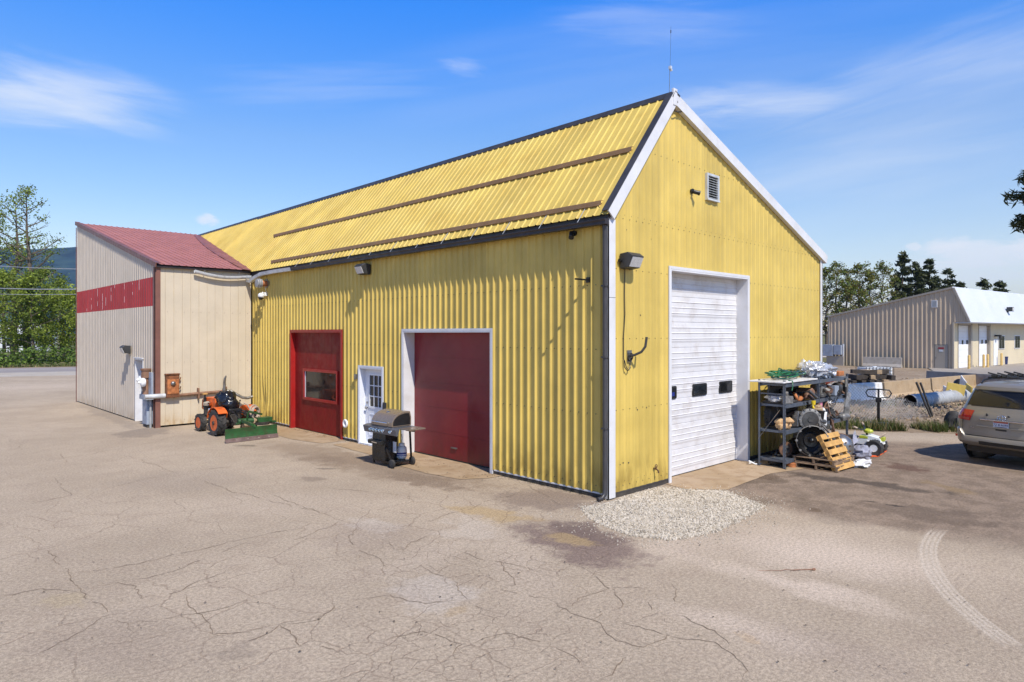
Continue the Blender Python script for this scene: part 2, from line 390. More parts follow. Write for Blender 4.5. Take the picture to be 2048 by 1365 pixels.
# ---------------------------------------------------------------- ground
def ground_mat():
    m,h,b,tc=newmat('asphalt')
    wob=h.n('ShaderNodeTexNoise'); wob.inputs['Scale'].default_value=.9; wob.inputs['Detail'].default_value=6; wob.inputs['Roughness'].default_value=.65; h.l(tc,wob.inputs['Vector'])
    off=h.n('ShaderNodeVectorMath',operation='MULTIPLY_ADD'); h.l(wob.outputs['Color'],off.inputs[0]); off.inputs[1].default_value=(1.3,1.3,0)
    h.l(tc,off.inputs[2]); P=h.mapping(off.outputs[0],(1,1,1),(-.65,-.65,0))
    nzs=[None]
    def ell(p,q,wd,soft=.6,rag=0.):
        p=V(G(*p));q=V(G(*q));c=(p+q)/2;L=(q-p).length/2;a=math.atan2(q.y-p.y,q.x-p.x)
        mp=h.n('ShaderNodeMapping',vector_type='TEXTURE'); mp.inputs['Location'].default_value=(c.x,c.y,0); mp.inputs['Rotation'].default_value=(0,0,a); mp.inputs['Scale'].default_value=(L,wd/2,1)
        h.l(P,mp.inputs['Vector'])
        s=h.n('ShaderNodeVectorMath',operation='LENGTH'); sp=h.n('ShaderNodeSeparateXYZ'); h.l(mp.outputs[0],sp.inputs[0])
        cb=h.n('ShaderNodeCombineXYZ'); h.l(sp.outputs[0],cb.inputs[0]); h.l(sp.outputs[1],cb.inputs[1]); h.l(cb.outputs[0],s.inputs[0])
        ln=s.outputs['Value']
        if rag: ln=h.math('ADD',ln,h.math('MULTIPLY',h.math('SUBTRACT',mid,.5),rag))
        return h.ramp(ln,1.,1.-soft)
    def side(p,q,soft):   # 1 on the left of the line p->q
        p=V(G(*p));q=V(G(*q));d=(q-p).normalized();n=V((-d.y,d.x))
        o=h.n('ShaderNodeVectorMath',operation='DOT_PRODUCT'); h.l(P,o.inputs[0]); o.inputs[1].default_value=(n.x,n.y,0)
        return h.ramp(h.math('SUBTRACT',o.outputs['Value'],n.dot(p)),-soft,soft)
    big=h.noise(tc,.35,5,.6); mid=h.noise(tc,2.2,6,.65); fine=h.noise(tc,24,6,.8); grit=h.noise(tc,75,3,.7)
    c=h.mix(h.ramp(big,.35,.65),(.375,.30,.222),(.435,.35,.262))
    c=h.mix(h.math('MULTIPLY',h.ramp(mid,.42,.7),.35),c,(.32,.245,.185))
    # old tyre lanes of paler dust
    for p,q,wd,a in [((1100,1330),(1000,1010),1.2,.30),((1330,1060),(2050,1160),3.0,.7),((1330,1100),(1950,1270),.9,.85),((1380,1080),(1950,1150),2.0,.6),((1300,1150),(1400,1060),1.6,.5),((1250,1190),(1800,1345),.9,.6),((250,1010),(900,1000),2.5,.25),((600,1180),(1050,1060),1.2,.3),((20,790),(160,760),14,.4)]:
        c=h.mix(h.math('MULTIPLY',ell(p,q,wd,.9),a),c,(.54,.44,.35))
    # darker ground beyond a soft-edged line, near the shelves
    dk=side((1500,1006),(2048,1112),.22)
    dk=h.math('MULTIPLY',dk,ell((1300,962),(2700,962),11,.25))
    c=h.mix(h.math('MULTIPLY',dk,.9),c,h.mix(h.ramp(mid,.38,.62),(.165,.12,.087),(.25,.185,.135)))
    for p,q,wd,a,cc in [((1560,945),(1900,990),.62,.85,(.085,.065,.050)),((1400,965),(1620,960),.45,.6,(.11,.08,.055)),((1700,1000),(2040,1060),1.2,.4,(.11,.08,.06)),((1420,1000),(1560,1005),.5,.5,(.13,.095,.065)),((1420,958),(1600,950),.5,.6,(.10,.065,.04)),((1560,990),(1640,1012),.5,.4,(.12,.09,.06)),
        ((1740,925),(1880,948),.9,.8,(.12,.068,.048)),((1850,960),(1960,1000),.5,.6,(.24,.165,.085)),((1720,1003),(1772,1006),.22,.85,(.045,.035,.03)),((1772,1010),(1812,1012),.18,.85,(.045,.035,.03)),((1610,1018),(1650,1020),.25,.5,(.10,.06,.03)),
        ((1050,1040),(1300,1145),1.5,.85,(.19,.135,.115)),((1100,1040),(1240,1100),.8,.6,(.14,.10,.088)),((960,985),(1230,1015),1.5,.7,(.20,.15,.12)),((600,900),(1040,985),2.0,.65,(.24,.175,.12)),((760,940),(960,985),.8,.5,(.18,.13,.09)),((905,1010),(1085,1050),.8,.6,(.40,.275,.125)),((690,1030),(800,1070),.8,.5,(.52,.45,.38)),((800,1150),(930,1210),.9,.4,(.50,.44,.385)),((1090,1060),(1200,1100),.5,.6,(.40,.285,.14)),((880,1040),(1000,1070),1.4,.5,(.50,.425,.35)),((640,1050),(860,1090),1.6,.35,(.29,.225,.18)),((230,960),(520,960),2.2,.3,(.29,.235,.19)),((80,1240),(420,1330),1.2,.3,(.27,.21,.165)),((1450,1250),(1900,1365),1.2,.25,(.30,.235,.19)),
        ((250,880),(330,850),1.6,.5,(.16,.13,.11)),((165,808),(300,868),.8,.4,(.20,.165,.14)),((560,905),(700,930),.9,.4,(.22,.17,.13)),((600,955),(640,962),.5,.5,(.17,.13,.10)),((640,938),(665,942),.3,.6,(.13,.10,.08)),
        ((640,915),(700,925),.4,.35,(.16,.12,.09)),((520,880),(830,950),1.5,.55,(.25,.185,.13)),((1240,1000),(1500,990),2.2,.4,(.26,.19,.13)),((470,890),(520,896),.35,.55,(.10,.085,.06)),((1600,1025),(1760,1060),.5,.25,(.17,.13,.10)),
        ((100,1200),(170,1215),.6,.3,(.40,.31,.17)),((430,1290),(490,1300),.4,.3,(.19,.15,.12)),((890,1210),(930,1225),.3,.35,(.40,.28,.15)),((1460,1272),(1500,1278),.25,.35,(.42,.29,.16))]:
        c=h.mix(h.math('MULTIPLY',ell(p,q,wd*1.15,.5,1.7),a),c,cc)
    # pale dusty tyre track, an arc of tread ribs
    q1,q2,q3=[V(G(*p)) for p in ((1862,1078),(1905,1195),(2040,1303))]
    d_=2*(q1.x*(q2.y-q3.y)+q2.x*(q3.y-q1.y)+q3.x*(q1.y-q2.y)); l1,l2,l3=q1.length_squared,q2.length_squared,q3.length_squared
    oc=V(((l1*(q2.y-q3.y)+l2*(q3.y-q1.y)+l3*(q1.y-q2.y))/d_,(l1*(q3.x-q2.x)+l2*(q1.x-q3.x)+l3*(q2.x-q1.x))/d_)); RR=(q1-oc).length
    ds_=h.n('ShaderNodeVectorMath',operation='DISTANCE'); h.l(tc,ds_.inputs[0]); ds_.inputs[1].default_value=(oc.x,oc.y,0)
    rr=h.math('SUBTRACT',ds_.outputs['Value'],RR); band=h.ramp(h.math('ABSOLUTE',rr),.135,.10)
    ribs=h.ramp(h.math('SINE',h.math('MULTIPLY',rr,105.)),-.6,.3,.45,1.)
    tm=h.math('MULTIPLY',h.math('MULTIPLY',band,ribs),h.math('MULTIPLY',ell((1850,1050),(2120,1340),2.2,.25),h.ramp(mid,.25,.5,.55,1.)))
    c=h.mix(h.math('MULTIPLY',tm,.62),c,(.55,.47,.38))
    # crazed (alligator) cracking where the surface has failed
    vw=h.n('ShaderNodeVectorMath',operation='MULTIPLY_ADD'); wn=h.n('ShaderNodeTexNoise'); wn.inputs['Scale'].default_value=2.5; wn.inputs['Detail'].default_value=4; h.l(tc,wn.inputs['Vector'])
    h.l(wn.outputs['Color'],vw.inputs[0]); vw.inputs[1].default_value=(.35,.35,0); h.l(tc,vw.inputs[2])
    def crackle(scale,width):
        v=h.n('ShaderNodeTexVoronoi',feature='DISTANCE_TO_EDGE',voronoi_dimensions='2D'); v.inputs['Scale'].default_value=scale; h.l(vw.outputs[0],v.inputs['Vector'])
        return h.ramp(v.outputs['Distance'],width,width*.25)
    zone=None
    for p,q,wd in [((980,1010),(1320,1200),1.9),((560,1120),(1300,1130),2.8),((480,1290),(1320,1280),2.4)]:
        e=ell(p,q,wd,.6); zone=e if zone is None else h.math('MAXIMUM',zone,e)
    k1=h.math('MULTIPLY',h.math('MULTIPLY',crackle(3.7,.034),zone),h.ramp(mid,.36,.60,.15,1.))
    k2=h.math('MULTIPLY',h.math('MULTIPLY',crackle(1.25,.018),h.ramp(big,.42,.56)),.75)
    k2=h.math('MULTIPLY',k2,ell((0,1000),(1500,1330),11,.2))
    ck=h.math('MULTIPLY',h.math('MAXIMUM',k1,k2),.46)
    c=h.mix(ck,c,(.165,.108,.07))
    # stone and grit in the wearing course
    gf=h.math('MULTIPLY',h.ramp(fine,.36,.64,.75,1.25),h.ramp(grit,.30,.70,.78,1.22))
    gv=h.n('ShaderNodeVectorMath',operation='SCALE'); h.l(c,gv.inputs[0]); h.l(gf,gv.inputs['Scale']); c=gv.outputs[0]
    h.l(c,b.inputs['Base Color']); b.inputs['Roughness'].default_value=.9; b.inputs['Specular IOR Level'].default_value=.25
    hh=h.math('ADD',h.math('MULTIPLY',fine,1.0),h.math('ADD',h.math('MULTIPLY',grit,.35),h.math('MULTIPLY',ck,-1.2)))
    bp=h.n('ShaderNodeBump'); bp.inputs['Distance'].default_value=.012; bp.inputs['Strength'].default_value=.9; h.l(hh,bp.inputs['Height']); h.l(bp.outputs[0],b.inputs['Normal'])
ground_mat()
def soilmat(name,cols,s1=.15,s2=2.5,s3=30,bump=.03):
    m,h,b,tc=newmat(name)
    c=h.mix(h.ramp(h.noise(tc,s1,5),.4,.6),cols[0],cols[1]); c=h.mix(h.math('MULTIPLY',h.ramp(h.noise(tc,s2,7,.7),.45,.65),.7),c,cols[2])
    f=h.noise(tc,s3,5,.75); c=h.mix(h.math('MULTIPLY',h.ramp(f,.4,.7),.5),c,cols[3]); h.l(c,b.inputs['Base Color']); b.inputs['Roughness'].default_value=.95; b.inputs['Specular IOR Level'].default_value=.15
    bp=h.n('ShaderNodeBump'); bp.inputs['Distance'].default_value=bump; h.l(f,bp.inputs['Height']); h.l(bp.outputs[0],b.inputs['Normal'])
soilmat('field',((.12,.13,.045),(.20,.17,.08),(.09,.11,.03),(.06,.07,.02)))
soilmat('dirt',((.34,.26,.185),(.27,.195,.13),(.17,.115,.075),(.42,.35,.27)),.4,2.2,14,.05)
soilmat('gravel_lot',((.46,.42,.37),(.40,.355,.30),(.34,.29,.24),(.54,.50,.46)),.12,1.0,18,.02)
soilmat('driveway',((.30,.265,.23),(.33,.295,.26),(.25,.215,.18),(.38,.34,.30)),.12,1.0,30,.01)
soilmat('road_asphalt',((.27,.245,.24),(.30,.27,.265),(.24,.215,.21),(.33,.30,.29)),.1,1.0,25,.01)
soilmat('apron_concrete',((.37,.265,.16),(.42,.31,.205),(.27,.175,.095),(.33,.25,.175)),.7,3.0,50,.003)
soilmat('crack_dirt',((.20,.15,.11),(.24,.18,.13),(.17,.125,.09),(.27,.21,.155)),2,8,60,.01)
soilmat('gravel_stone',((.53,.465,.375),(.59,.525,.435),(.42,.355,.275),(.65,.59,.505)),3,9,60,.004)
M('forest_hill',(.018,.042,.05),.95,0,.45,.012,spec=.1,dirt=(.045,.07,.035),damt=.6,dscale=.006)
M('road_paint',(.62,.62,.60),.7,0,.05,1)

gb=MB(); gb.poly([(-9000,-9000,-.06),(9000,-9000,-.06),(9000,9000,-.06),(-9000,9000,-.06)])
struct(gb.build('ground','field'))
# the paved yard, with the long cracks opened in it
yard=MB()
yard.poly([(-70,-60,0),(30,-60,0),(30,-14,0),(17.5,-8.2,0),(13.9,-2.2,0),(12.4,.15,0),(11.6,1.6,0),(10.6,4.5,0),(10.2,28,0),(12,60,0),(-80,60,0),(-80,0,0)])
CR=[ # image polylines of the long cracks laid on the ground plane
 [(0,942),(90,922),(187,908),(297,887),(390,864)],[(0,1024),(70,1006),(144,991),(110,955)],[(168,987),(273,963),(344,948),(430,938),(520,925)],
 [(88,1069),(96,1096),(125,1123),(145,1141),(168,1186),(219,1225),(258,1268),(262,1290)],[(90,1145),(203,1142),(312,1119),(394,1100),(508,1075),(605,1057),(703,1055)],
 [(219,1162),(281,1158),(371,1137),(430,1112),(488,1088),(547,1084)],[(168,1174),(234,1166),(270,1174),(281,1198),(352,1186),(414,1157),(488,1127)],
 [(363,1190),(410,1239),(426,1268),(547,1250)],[(242,1252),(316,1244),(422,1221),(500,1200)],[(367,948),(488,990),(586,1014),(664,1032)],[(539,987),(586,1006),(625,1022),(660,1030)],
 [(254,912),(352,948)],[(700,1040),(640,1060),(585,1085)],[(718,1050),(700,1075),(735,1110),(800,1145)],[(800,1055),(870,1040),(985,1000),(1060,980)],[(760,1080),(800,1100),(860,1070)],
 [(1100,1224),(1198,1189),(1221,1177),(1190,1150),(1150,1128)],[(1221,1177),(1295,1181)],[(1100,1197),(1217,1267),(1284,1294),(1334,1271),(1412,1283),(1448,1290),(1487,1333),(1483,1365)],
 [(1284,1294),(1217,1345),(1160,1365)],[(1240,1244),(1318,1267),(1334,1271)],[(1221,1177),(1250,1210),(1240,1222),(1180,1240)],[(1290,1204),(1330,1245)],[(1340,1165),(1352,1225),(1300,1205)],
 [(1448,1290),(1430,1262),(1350,1230)],[(1000,1180),(1060,1190),(1100,1197)],[(900,1090),(960,1120),(1010,1125),(1090,1150)],[(1000,1120),(1030,1170),(1000,1180)],[(840,1130),(900,1160),(930,1200),(1000,1230)],
 [(700,1200),(780,1190),(860,1210),(930,1200)],[(560,1250),(640,1240),(700,1200)],[(450,1310),(520,1270),(560,1250),(600,1290),(700,1310)],[(930,1290),(1010,1270),(1110,1290),(1160,1330)],[(760,1290),(850,1260),(930,1290),(900,1350)],
 [(0,1190),(80,1180),(168,1186)],[(50,1320),(140,1280),(219,1225)],[(1640,915),(1650,940),(1640,965),(1628,1010)],[(1433,995),(1500,965),(1545,955)],[(1850,1075),(1880,1040),(1925,1000),(1945,965)],[(120,905),(135,925),(180,925)],[(0,870),(40,890),(50,905)],
 [(1020,960),(1060,975),(1120,1010),(1170,1015)],[(640,975),(760,985),(860,1000)]]
for pl in CR:
    pts=[V(G(*p)) for p in pl]; path=[]
    for a,b in zip(pts,pts[1:]):
        n=max(2,int((b-a).length/.07)); d=(b-a); pn=V((-d.y,d.x)).normalized()
        for i in range(n):
            t=i/n; q=a+d*t
            q+=pn*(.11*noise.noise(V((q.x*2.1,q.y*2.1,1)))+.05*noise.noise(V((q.x*9,q.y*9,3))))
            path.append(q)
    path.append(pts[-1]); k=len(path); vs=[];fs=[]
    for i,q in enumerate(path):
        t=(path[min(i+1,k-1)]-path[max(i-1,0)]).normalized(); pn=V((-t.y,t.x))
        wd=(.0025+.0085*abs(noise.noise(V((q.x*5,q.y*5,7)))))*min(1,4*i/k+.15,4*(k-1-i)/k+.15)
        vs+=[(q.x+pn.x*wd,q.y+pn.y*wd,.004),(q.x-pn.x*wd,q.y-pn.y*wd,.004)]
    for i in range(k-1):
        if noise.noise(V((path[i].x*3,path[i].y*3,11)))>-.28: fs.append((2*i,2*i+1,2*i+3,2*i+2))
    yard.add(vs,fs,1)
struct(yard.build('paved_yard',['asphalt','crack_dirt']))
# concrete aprons at the doors
def sheet(name,pts,z,mat,n=10):
    mb=MB(); out=[]
    for a,b in zip(pts,pts[1:]+pts[:1]):
        a=V(a);b=V(b);k=max(1,int((b-a).length/.15)) if (b-a).length>.4 else 1
        for i in range(k):
            q=a+(b-a)*i/k; out.append((q.x+.025*noise.noise(V((q.x*4,q.y*4,2))),q.y+.025*noise.noise(V((q.x*4,q.y*4,9))),z))
    mb.poly(out); return struct(mb.build(name,mat))
sheet('concrete_apron',[(.3,2.85),(.3,9.1),(-.62,8.95),(-.72,6.6),(-.95,5.6),(-1.02,4.2),(-.88,3.2),(-.35,2.85)],.008,'apron_concrete')
sheet('concrete_apron',[(.3,9.35),(.3,13.4),(-.55,13.5),(-.98,12.2),(-1.02,10.6),(-.75,9.35)],.008,'apron_concrete')
sheet('concrete_apron',[(1.9,.26),(1.75,-.55),(2.3,-1.12),(4.3,-1.02),(5.35,-1.3),(6.4,-1.25),(6.5,-.0),(5.35,0),(5.35,.26)],.008,'apron_concrete')
# road beyond the yard on the left
ra=V(G(0,740.8));rb=V(G(165,737.5));rd=(rb-ra).normalized();rn=V((-rd.y,rd.x))
if rn.dot(V((.69,.72)))<0: rn=-rn
def strip(name,d0,d1,z,mat,L=260):
    mb=MB(); c=(ra+rb)/2
    p=[c-rd*L+rn*d0,c+rd*L+rn*d0,c+rd*L+rn*d1,c-rd*L+rn*d1]
    mb.poly([(q.x,q.y,z) for q in p]); return mb
struct(strip('road',-4.8,3.2,.006,0).build('road','road_asphalt'))
mb=strip('x',-.08,.08,.012,0); struct(mb.build('road_line','road_paint'))
struct(strip('shoulder',3.2,4.6,.003,0).build('road_shoulder','dirt'))
struct(strip('shoulder',-10.5,-4.8,.004,0).build('gravel_shoulder','gravel_lot'))
# far wooded hill on the left horizon
hb=MB(); nx=90; ny=14; vs=[];fs=[]
hc=at(60,667,2600)
fw=V((.692,.722,0)); rt=V((.722,-.692,0))
for i in range(nx+1):
    for j in range(ny+1):
        xx=(i/nx-.62)*4200; t=j/ny
        hgt=372+26*noise.noise(V((xx*.0016,0,3)))+8*noise.noise(V((xx*.009,1,3)))
        env=min(1,max(0,(1500-xx)/900)); env=env*env*(3-2*env)
        z=hgt*env*math.sin(min(1,t*1.15)*PI/2)*(1-.0*t)+14*noise.noise(V((xx*.004,t*9,5)))*t-2
        p=V((hc.x,hc.y,0))+rt*xx+fw*(-900+t*1500); vs.append((p.x,p.y,z))
for i in range(nx):
    for j in range(ny):
        a=i*(ny+1)+j; fs.append((a,a+ny+1,a+ny+2,a+1))
hb.add(vs,fs); struct(hb.build('hill','forest_hill',smooth=60))
# waste ground between the yards on the right
db=MB(); vs=[];fs=[]; n1=70;n2=52
for i in range(n1+1):
    for j in range(n2+1):
        x=9.5+i/n1*46; y=-9+j/n2*34
        e=(x-12.4)*.843+(y-.15)*.538   # metres beyond the yard edge
        z=.02+.09*max(0,min(1,e/3))+.09*noise.noise(V((x*.5,y*.5,0)))*min(1,max(0,e))+.07*noise.noise(V((x*1.7,y*1.7,4)))*min(1,max(0,e))
        if e<0: z=-.05
        if x>38: z=min(z,.03)
        vs.append((x,y,z))
for i in range(n1):
    for j in range(n2):
        a=i*(n2+1)+j; fs.append((a,a+n2+1,a+n2+2,a+1))
db.add(vs,fs); struct(db.build('waste_ground','dirt',smooth=40))
mb=MB(); mb.poly([(x,y,.09) for x,y in [(34,-24),(92,-34),(92,9),(57,9.5),(48,6.5),(36,-1.5)]]); struct(mb.build('driveway','driveway'))

# clear-day air over the valley: thin even haze in one closed box
hm=bpy.data.materials.new('haze'); hm.use_nodes=True; MT['haze']=hm
nt_=hm.node_tree; nt_.nodes.remove(nt_.nodes['Principled BSDF'])
pv=nt_.nodes.new('ShaderNodeVolumePrincipled'); pv.inputs['Color'].default_value=(.42,.62,1,1); pv.inputs['Density'].default_value=HAZE; pv.inputs['Anisotropy'].default_value=.1
nt_.links.new(pv.outputs[0],nt_.nodes['Material Output'].inputs['Volume'])
if HAZE>0:
    hz_=MB().box(-9500,9500,-9500,9500,-12,470).build('haze','haze'); hz_['kind']='stuff'; hz_['label']='thin blue haze over the valley'; hz_['category']='haze'
# ---------------------------------------------------------------- profiled sheet metal
def corr(mb,a0,a1,zb,zt,mp,period=.21,prof=((0,0),(.0675,0),(.0925,.036),(.1125,.036),(.1375,0)),phase=0.,holes=(),kinks=(),m=0,nz=1,disp=None,mfun=None,zcuts=()):
    bk={}
    k=math.floor((a0-phase)/period)-1
    ref=[]
    while phase+k*period<a1+period:
        for o,d in prof: ref.append((phase+k*period+o,d))
        k+=1
    def dep(a):
        for (p,d),(q,e) in zip(ref,ref[1:]):
            if p<=a<=q: return d if q-p<1e-9 else d+(e-d)*(a-p)/(q-p)
        return 0
    xs=sorted(set([a0,a1]+[round(p,5) for p,_ in ref if a0<p<a1]+[x for hh in holes for x in hh[:2] if a0<x<a1]+[x for x in kinks if a0<x<a1]))
    ft=zt if callable(zt) else (lambda a:zt)
    fb=zb if callable(zb) else (lambda a:zb)
    for p,q in zip(xs,xs[1:]):
        if q-p<1e-6: continue
        mid=(p+q)/2
        iv=[('b','t')]
        hl=[hh for hh in holes if hh[0]<mid<hh[1]]
        segs=[]
        if hl: 
            hh=hl[0]
            if hh[2]>fb(mid)+.01: segs.append((None,hh[2]))
            segs.append((hh[3],None))
        else: segs.append((None,None))
        dp,dq=dep(p),dep(q)
        for lo,hi in segs:
            cuts=[c for c in zcuts if (lo is None or c>lo) and (hi is None or c<hi)]
            lv=[lo]+cuts+[hi]
            for l0,h0 in zip(lv,lv[1:]):
                for i in range(nz):
                    pts=[]
                    for (aa,dd,tt) in ((p,dp,i/nz),(q,dq,i/nz),(q,dq,(i+1)/nz),(p,dp,(i+1)/nz)):
                        z0=fb(aa) if l0 is None else l0; z1=ft(aa) if h0 is None else h0
                        zz=z0+(z1-z0)*tt; e=disp(aa,zz) if disp else 0
                        pts.append(mp(aa,zz,dd+e))
                    zm=((fb(mid) if l0 is None else l0)+(ft(mid) if h0 is None else h0))/2
                    mb.poly(pts,mfun(mid,zm) if mfun else m)
def screws(mb,spots,mp,m=1,r=.011):
    for a,z,d in spots:
        p=V(mp(a,z,d)); q=V(mp(a,z,d+.012)); mb.cyl(p,q,r,n=6,m=m)
SL=1.25          # steep front roof pitch
def yz(x): return 5.36+SL*x
RX_,RZ_=2.03,7.90
YB=27.6; XE=9.72
RSL=(RZ_-5.25)/(XE-RX_)
yb=thing('workshop','large yellow ribbed metal workshop with steep gable, red doors and one tall white door','building',(0,0,0))
# side wall with three door openings
W1=MB()
H1=[(9.58,12.77,0,3.15),(7.45,8.60,0,2.15),(3.17,6.49,0,3.15)]
def lw(a,z,d): return (-d,a,z)
corr(W1,.06,13.6,.10,5.33,lw,phase=.06,holes=H1)
def dent(a,z):
    e=-.085*math.exp(-((a-14.85)/.24)**2-((z-.6)/.55)**2)+.05*math.exp(-((a-14.45)/.2)**2-((z-.35)/.4)**2)+.045*math.exp(-((a-15.25)/.15)**2-((z-.3)/.3)**2)
    return e+.012*noise.noise(V((a*3,z*2,1)))*math.exp(-(z/.9)**2)
corr(W1,13.6,15.85,.10,5.33,lw,phase=.06,nz=16,disp=dent)
sp=[]
for z in (.22,1.55,2.75,3.95):
    k=0
    while k*.21+.06<15.8:
        a=.06+k*.21+.0075; k+=1
        if any(hh[0]-.05<a<hh[1]+.05 and z<hh[3]+.05 for hh in H1): continue
        sp.append((a,z,0))
screws(W1,sp,lw,r=.009)
for y0,y1 in ((.06,3.10),(6.56,7.39),(8.66,9.51),(12.84,15.85)): W1.box(-.012,.0,y0,y1,.075,.102,2)
W1.build('side_wall',['yellow_siding','dark_trim','white_trim'],yb)
# gable end wall
W2=MB()
def gw(a,z,d): return (a,-d,z)
def gtop(x): return yz(x) if x<RX_ else RZ_-RSL*(x-RX_)
corr(W2,.06,XE-.05,.10,lambda x:gtop(x)-.02,gw,phase=.0,holes=[(2.01,5.32,0,4.40)],kinks=(RX_,),prof=((0,0),(.0525,0),(.0825,.012),(.1225,.012),(.1525,0)),zcuts=(5.235,))
sp=[]
for z in (.2,.28,1.62,2.95,4.25,5.20,5.27,6.6):
    k=0
    while k*.21<XE-.1:
        a=k*.21+.0255+(.05 if z in(.28,5.27) else 0); k+=1
        if a<.2 or (1.95<a<5.38 and z<4.45) or gtop(a)-.15<z: continue
        sp.append((a,z,0))
screws(W2,sp,gw,r=.007)
for q in [(.45,.62),(.62,.60),(.35,.6),(1.2,1.6),(.9,1.58),(1.35,4.9),(.55,5.0),(1.0,3.4)]: screws(W2,[(q[0],q[1],0)],gw,r=.013)
W2.box(.06,2.0,-.012,.0,.075,.102,2); W2.box(5.32,XE-.05,-.012,.0,.075,.102,2)
W2.build('gable_wall',['yellow_siding','dark_trim','dark_trim'],yb)
W3=MB(); corr(W3,.05,YB-.05,.1,5.2,lambda a,z,d:(XE-.06+d,a,z)); W3.build('rear_side_wall','yellow_siding',yb)
W3=MB(); corr(W3,.05,XE-.05,.1,lambda x:gtop(x)-.02,lambda a,z,d:(a,YB-.06+d,z),kinks=(RX_,)); W3.build('rear_gable_wall','yellow_siding',yb)
fb_=MB()
for y0,y1 in ((.03,3.12),(6.55,7.4),(8.66,9.5),(12.84,15.8)): MB().box(-.005,.12,y0,y1,-.05,.10).build('foundation','foundation',yb)
for x0,x1 in ((.13,1.98),(5.36,XE-.08)): MB().box(x0,x1,-.005,.12,-.05,.10).build('foundation','foundation',yb)
# roof sheets
nl=V((-SL,0,1)).normalized()
def rl(a,b,d):   # b runs up the slope in x
    return (b-nl.x*-d*1.0 if False else b+nl.x*d, a, yz(b)+nl.z*d+.01)
R1=MB(); rp=((0,0),(.075,0),(.09,.021),(.112,.021),(.127,0))
corr(R1,-.10,YB+.1,-.13,RX_,rl,phase=-.07,prof=rp)
R1.build('roof_slope','yellow_roof',yb)
nr=V((RSL,0,1)).normalized()
R2=MB(); corr(R2,-.10,YB+.1,RX_,XE+.15,lambda a,b,d:(b+nr.x*d,a,RZ_+.01-RSL*(b-RX_)+nr.z*d),phase=-.07,prof=rp)
R2.build('roof_slope','yellow_roof',yb)
rc=MB()
rc.prism([(RX_-.085,-.13,yz(RX_-.085)+.045),(RX_,-.13,RZ_+.07),(RX_+.18,-.13,RZ_+.07-RSL*.18),(RX_+.18,-.13,RZ_+.05-RSL*.18),(RX_,-.13,RZ_+.05),(RX_-.08,-.13,yz(RX_-.08)+.03)],(0,20.2,0))
rc.prism([(RX_-.05,20.07,yz(RX_-.05)+.05),(RX_,20.07,RZ_+.075),(RX_+.15,20.07,RZ_+.075-RSL*.15),(RX_+.15,20.07,RZ_+.05-RSL*.15),(RX_,20.07,RZ_+.05),(RX_-.045,20.07,yz(RX_-.045)+.03)],(0,7.4,0))
rc.build('ridge_cap','dark_trim',yb)
# rake boards: white face, dark flashing on top
def rake(x0,z0,x1,z1,name):
    d=V((x1-x0,0,z1-z0)).normalized(); n=V((-d.z,0,d.x)); n=n if n.z>0 else -n
    a=V((x0,0,z0));b=V((x1,0,z1))
    f=MB(); f.prism([V((p.x,-.115,p.z)) for p in (a+n*.045,b+n*.045,b-n*.185,a-n*.185)],(0,.03,0))
    f.prism([V((p.x,-.085,p.z)) for p in (a-n*.135,b-n*.135,b-n*.185,a-n*.185)],(0,.07,0))
    f.build(name,'white_trim',yb)
    t=MB(); 
    if x1<3: t.prism([V((p.x,-.12,p.z)) for p in (a+n*.045,b+n*.045,b+n*.062,a+n*.062)],(0,.15,0)); t.build('rake_flashing','dark_trim',yb)
rake(-.10,yz(-.10)+.01,RX_-.02,yz(RX_-.02)+.01,'rake_board')
rake(RX_+.04,RZ_-RSL*.04+.01,XE+.16,RZ_-RSL*(XE+.16-RX_)+.01,'rake_board')
f=MB(); f.box(RX_-.06,RX_+.075,-.13,-.08,RZ_-.23,RZ_+.11); f.build('ridge_cover','white_trim',yb,bevel=.006)
# trims
f=MB(); f.box(-.052,-.032,-.052,.085,.03,5.08,1); f.box(-.052,.155,-.052,-.032,.03,5.14,0); f.box(-.053,.156,-.0535,-.0525,3.70,3.708,2); f.build('corner_trim',['white_trim','galv_white','dark_trim'],yb)
f=MB(); f.box(XE-.16,XE-.04,-.05,-.03,.03,5.25); f.box(XE-.06,XE-.03,-.05,.10,.03,5.25); f.build('corner_trim','white_trim',yb)
f=MB()
f.prism([(-.21,-.10,5.02),(-.09,-.10,5.02),(-.09,-.10,5.12),(-.225,-.10,5.12),(-.225,-.10,5.10),(-.21,-.10,5.07)],(0,12.5,0)); f.build('gutter','gutter_brown',yb,bevel=.004)
f=MB(); f.box(-.075,-.045,-.06,15.82,5.04,5.24); f.build('added_eave_shade_board','gutter_brown',yb)  # board added to stop sun leaking over the gutter; shade in its dark colour
f=MB()
pts=[(-.15,12.42,5.07),(-.15,13.6,5.08),(-.15,14.7,5.06),(-.16,15.2,4.97),(-.17,15.55,4.86),(-.20,15.78,4.90)]
for i in range(len(pts)-1):
    a,b=pts[i],pts[i+1]; q=MB()
    f.add([(a[0]-.07,a[1],a[2]+.06),(a[0]-.055,a[1],a[2]-.05),(a[0]+.05,a[1],a[2]-.05),(a[0]+.06,a[1],a[2]+.05),(b[0]-.07,b[1],b[2]+.06),(b[0]-.055,b[1],b[2]-.05),(b[0]+.05,b[1],b[2]-.05),(b[0]+.06,b[1],b[2]+.05)],
          [(0,1,5,4),(1,2,6,5),(2,3,7,6),(4,5,1,0),(5,6,2,1),(6,7,3,2)])
f.build('bent_gutter','galv_white',yb,label='buckled pale grey end of the gutter')
for y in (.55,1.55,2.6,3.65,4.7,5.7,6.8,7.8,8.9,10.0,11.1,12.1):
    f=MB(); f.bar((.01,y,yz(0)+.05),(-.215,y,5.12),.014,.003); f.build('gutter_strap','galv_white',yb)
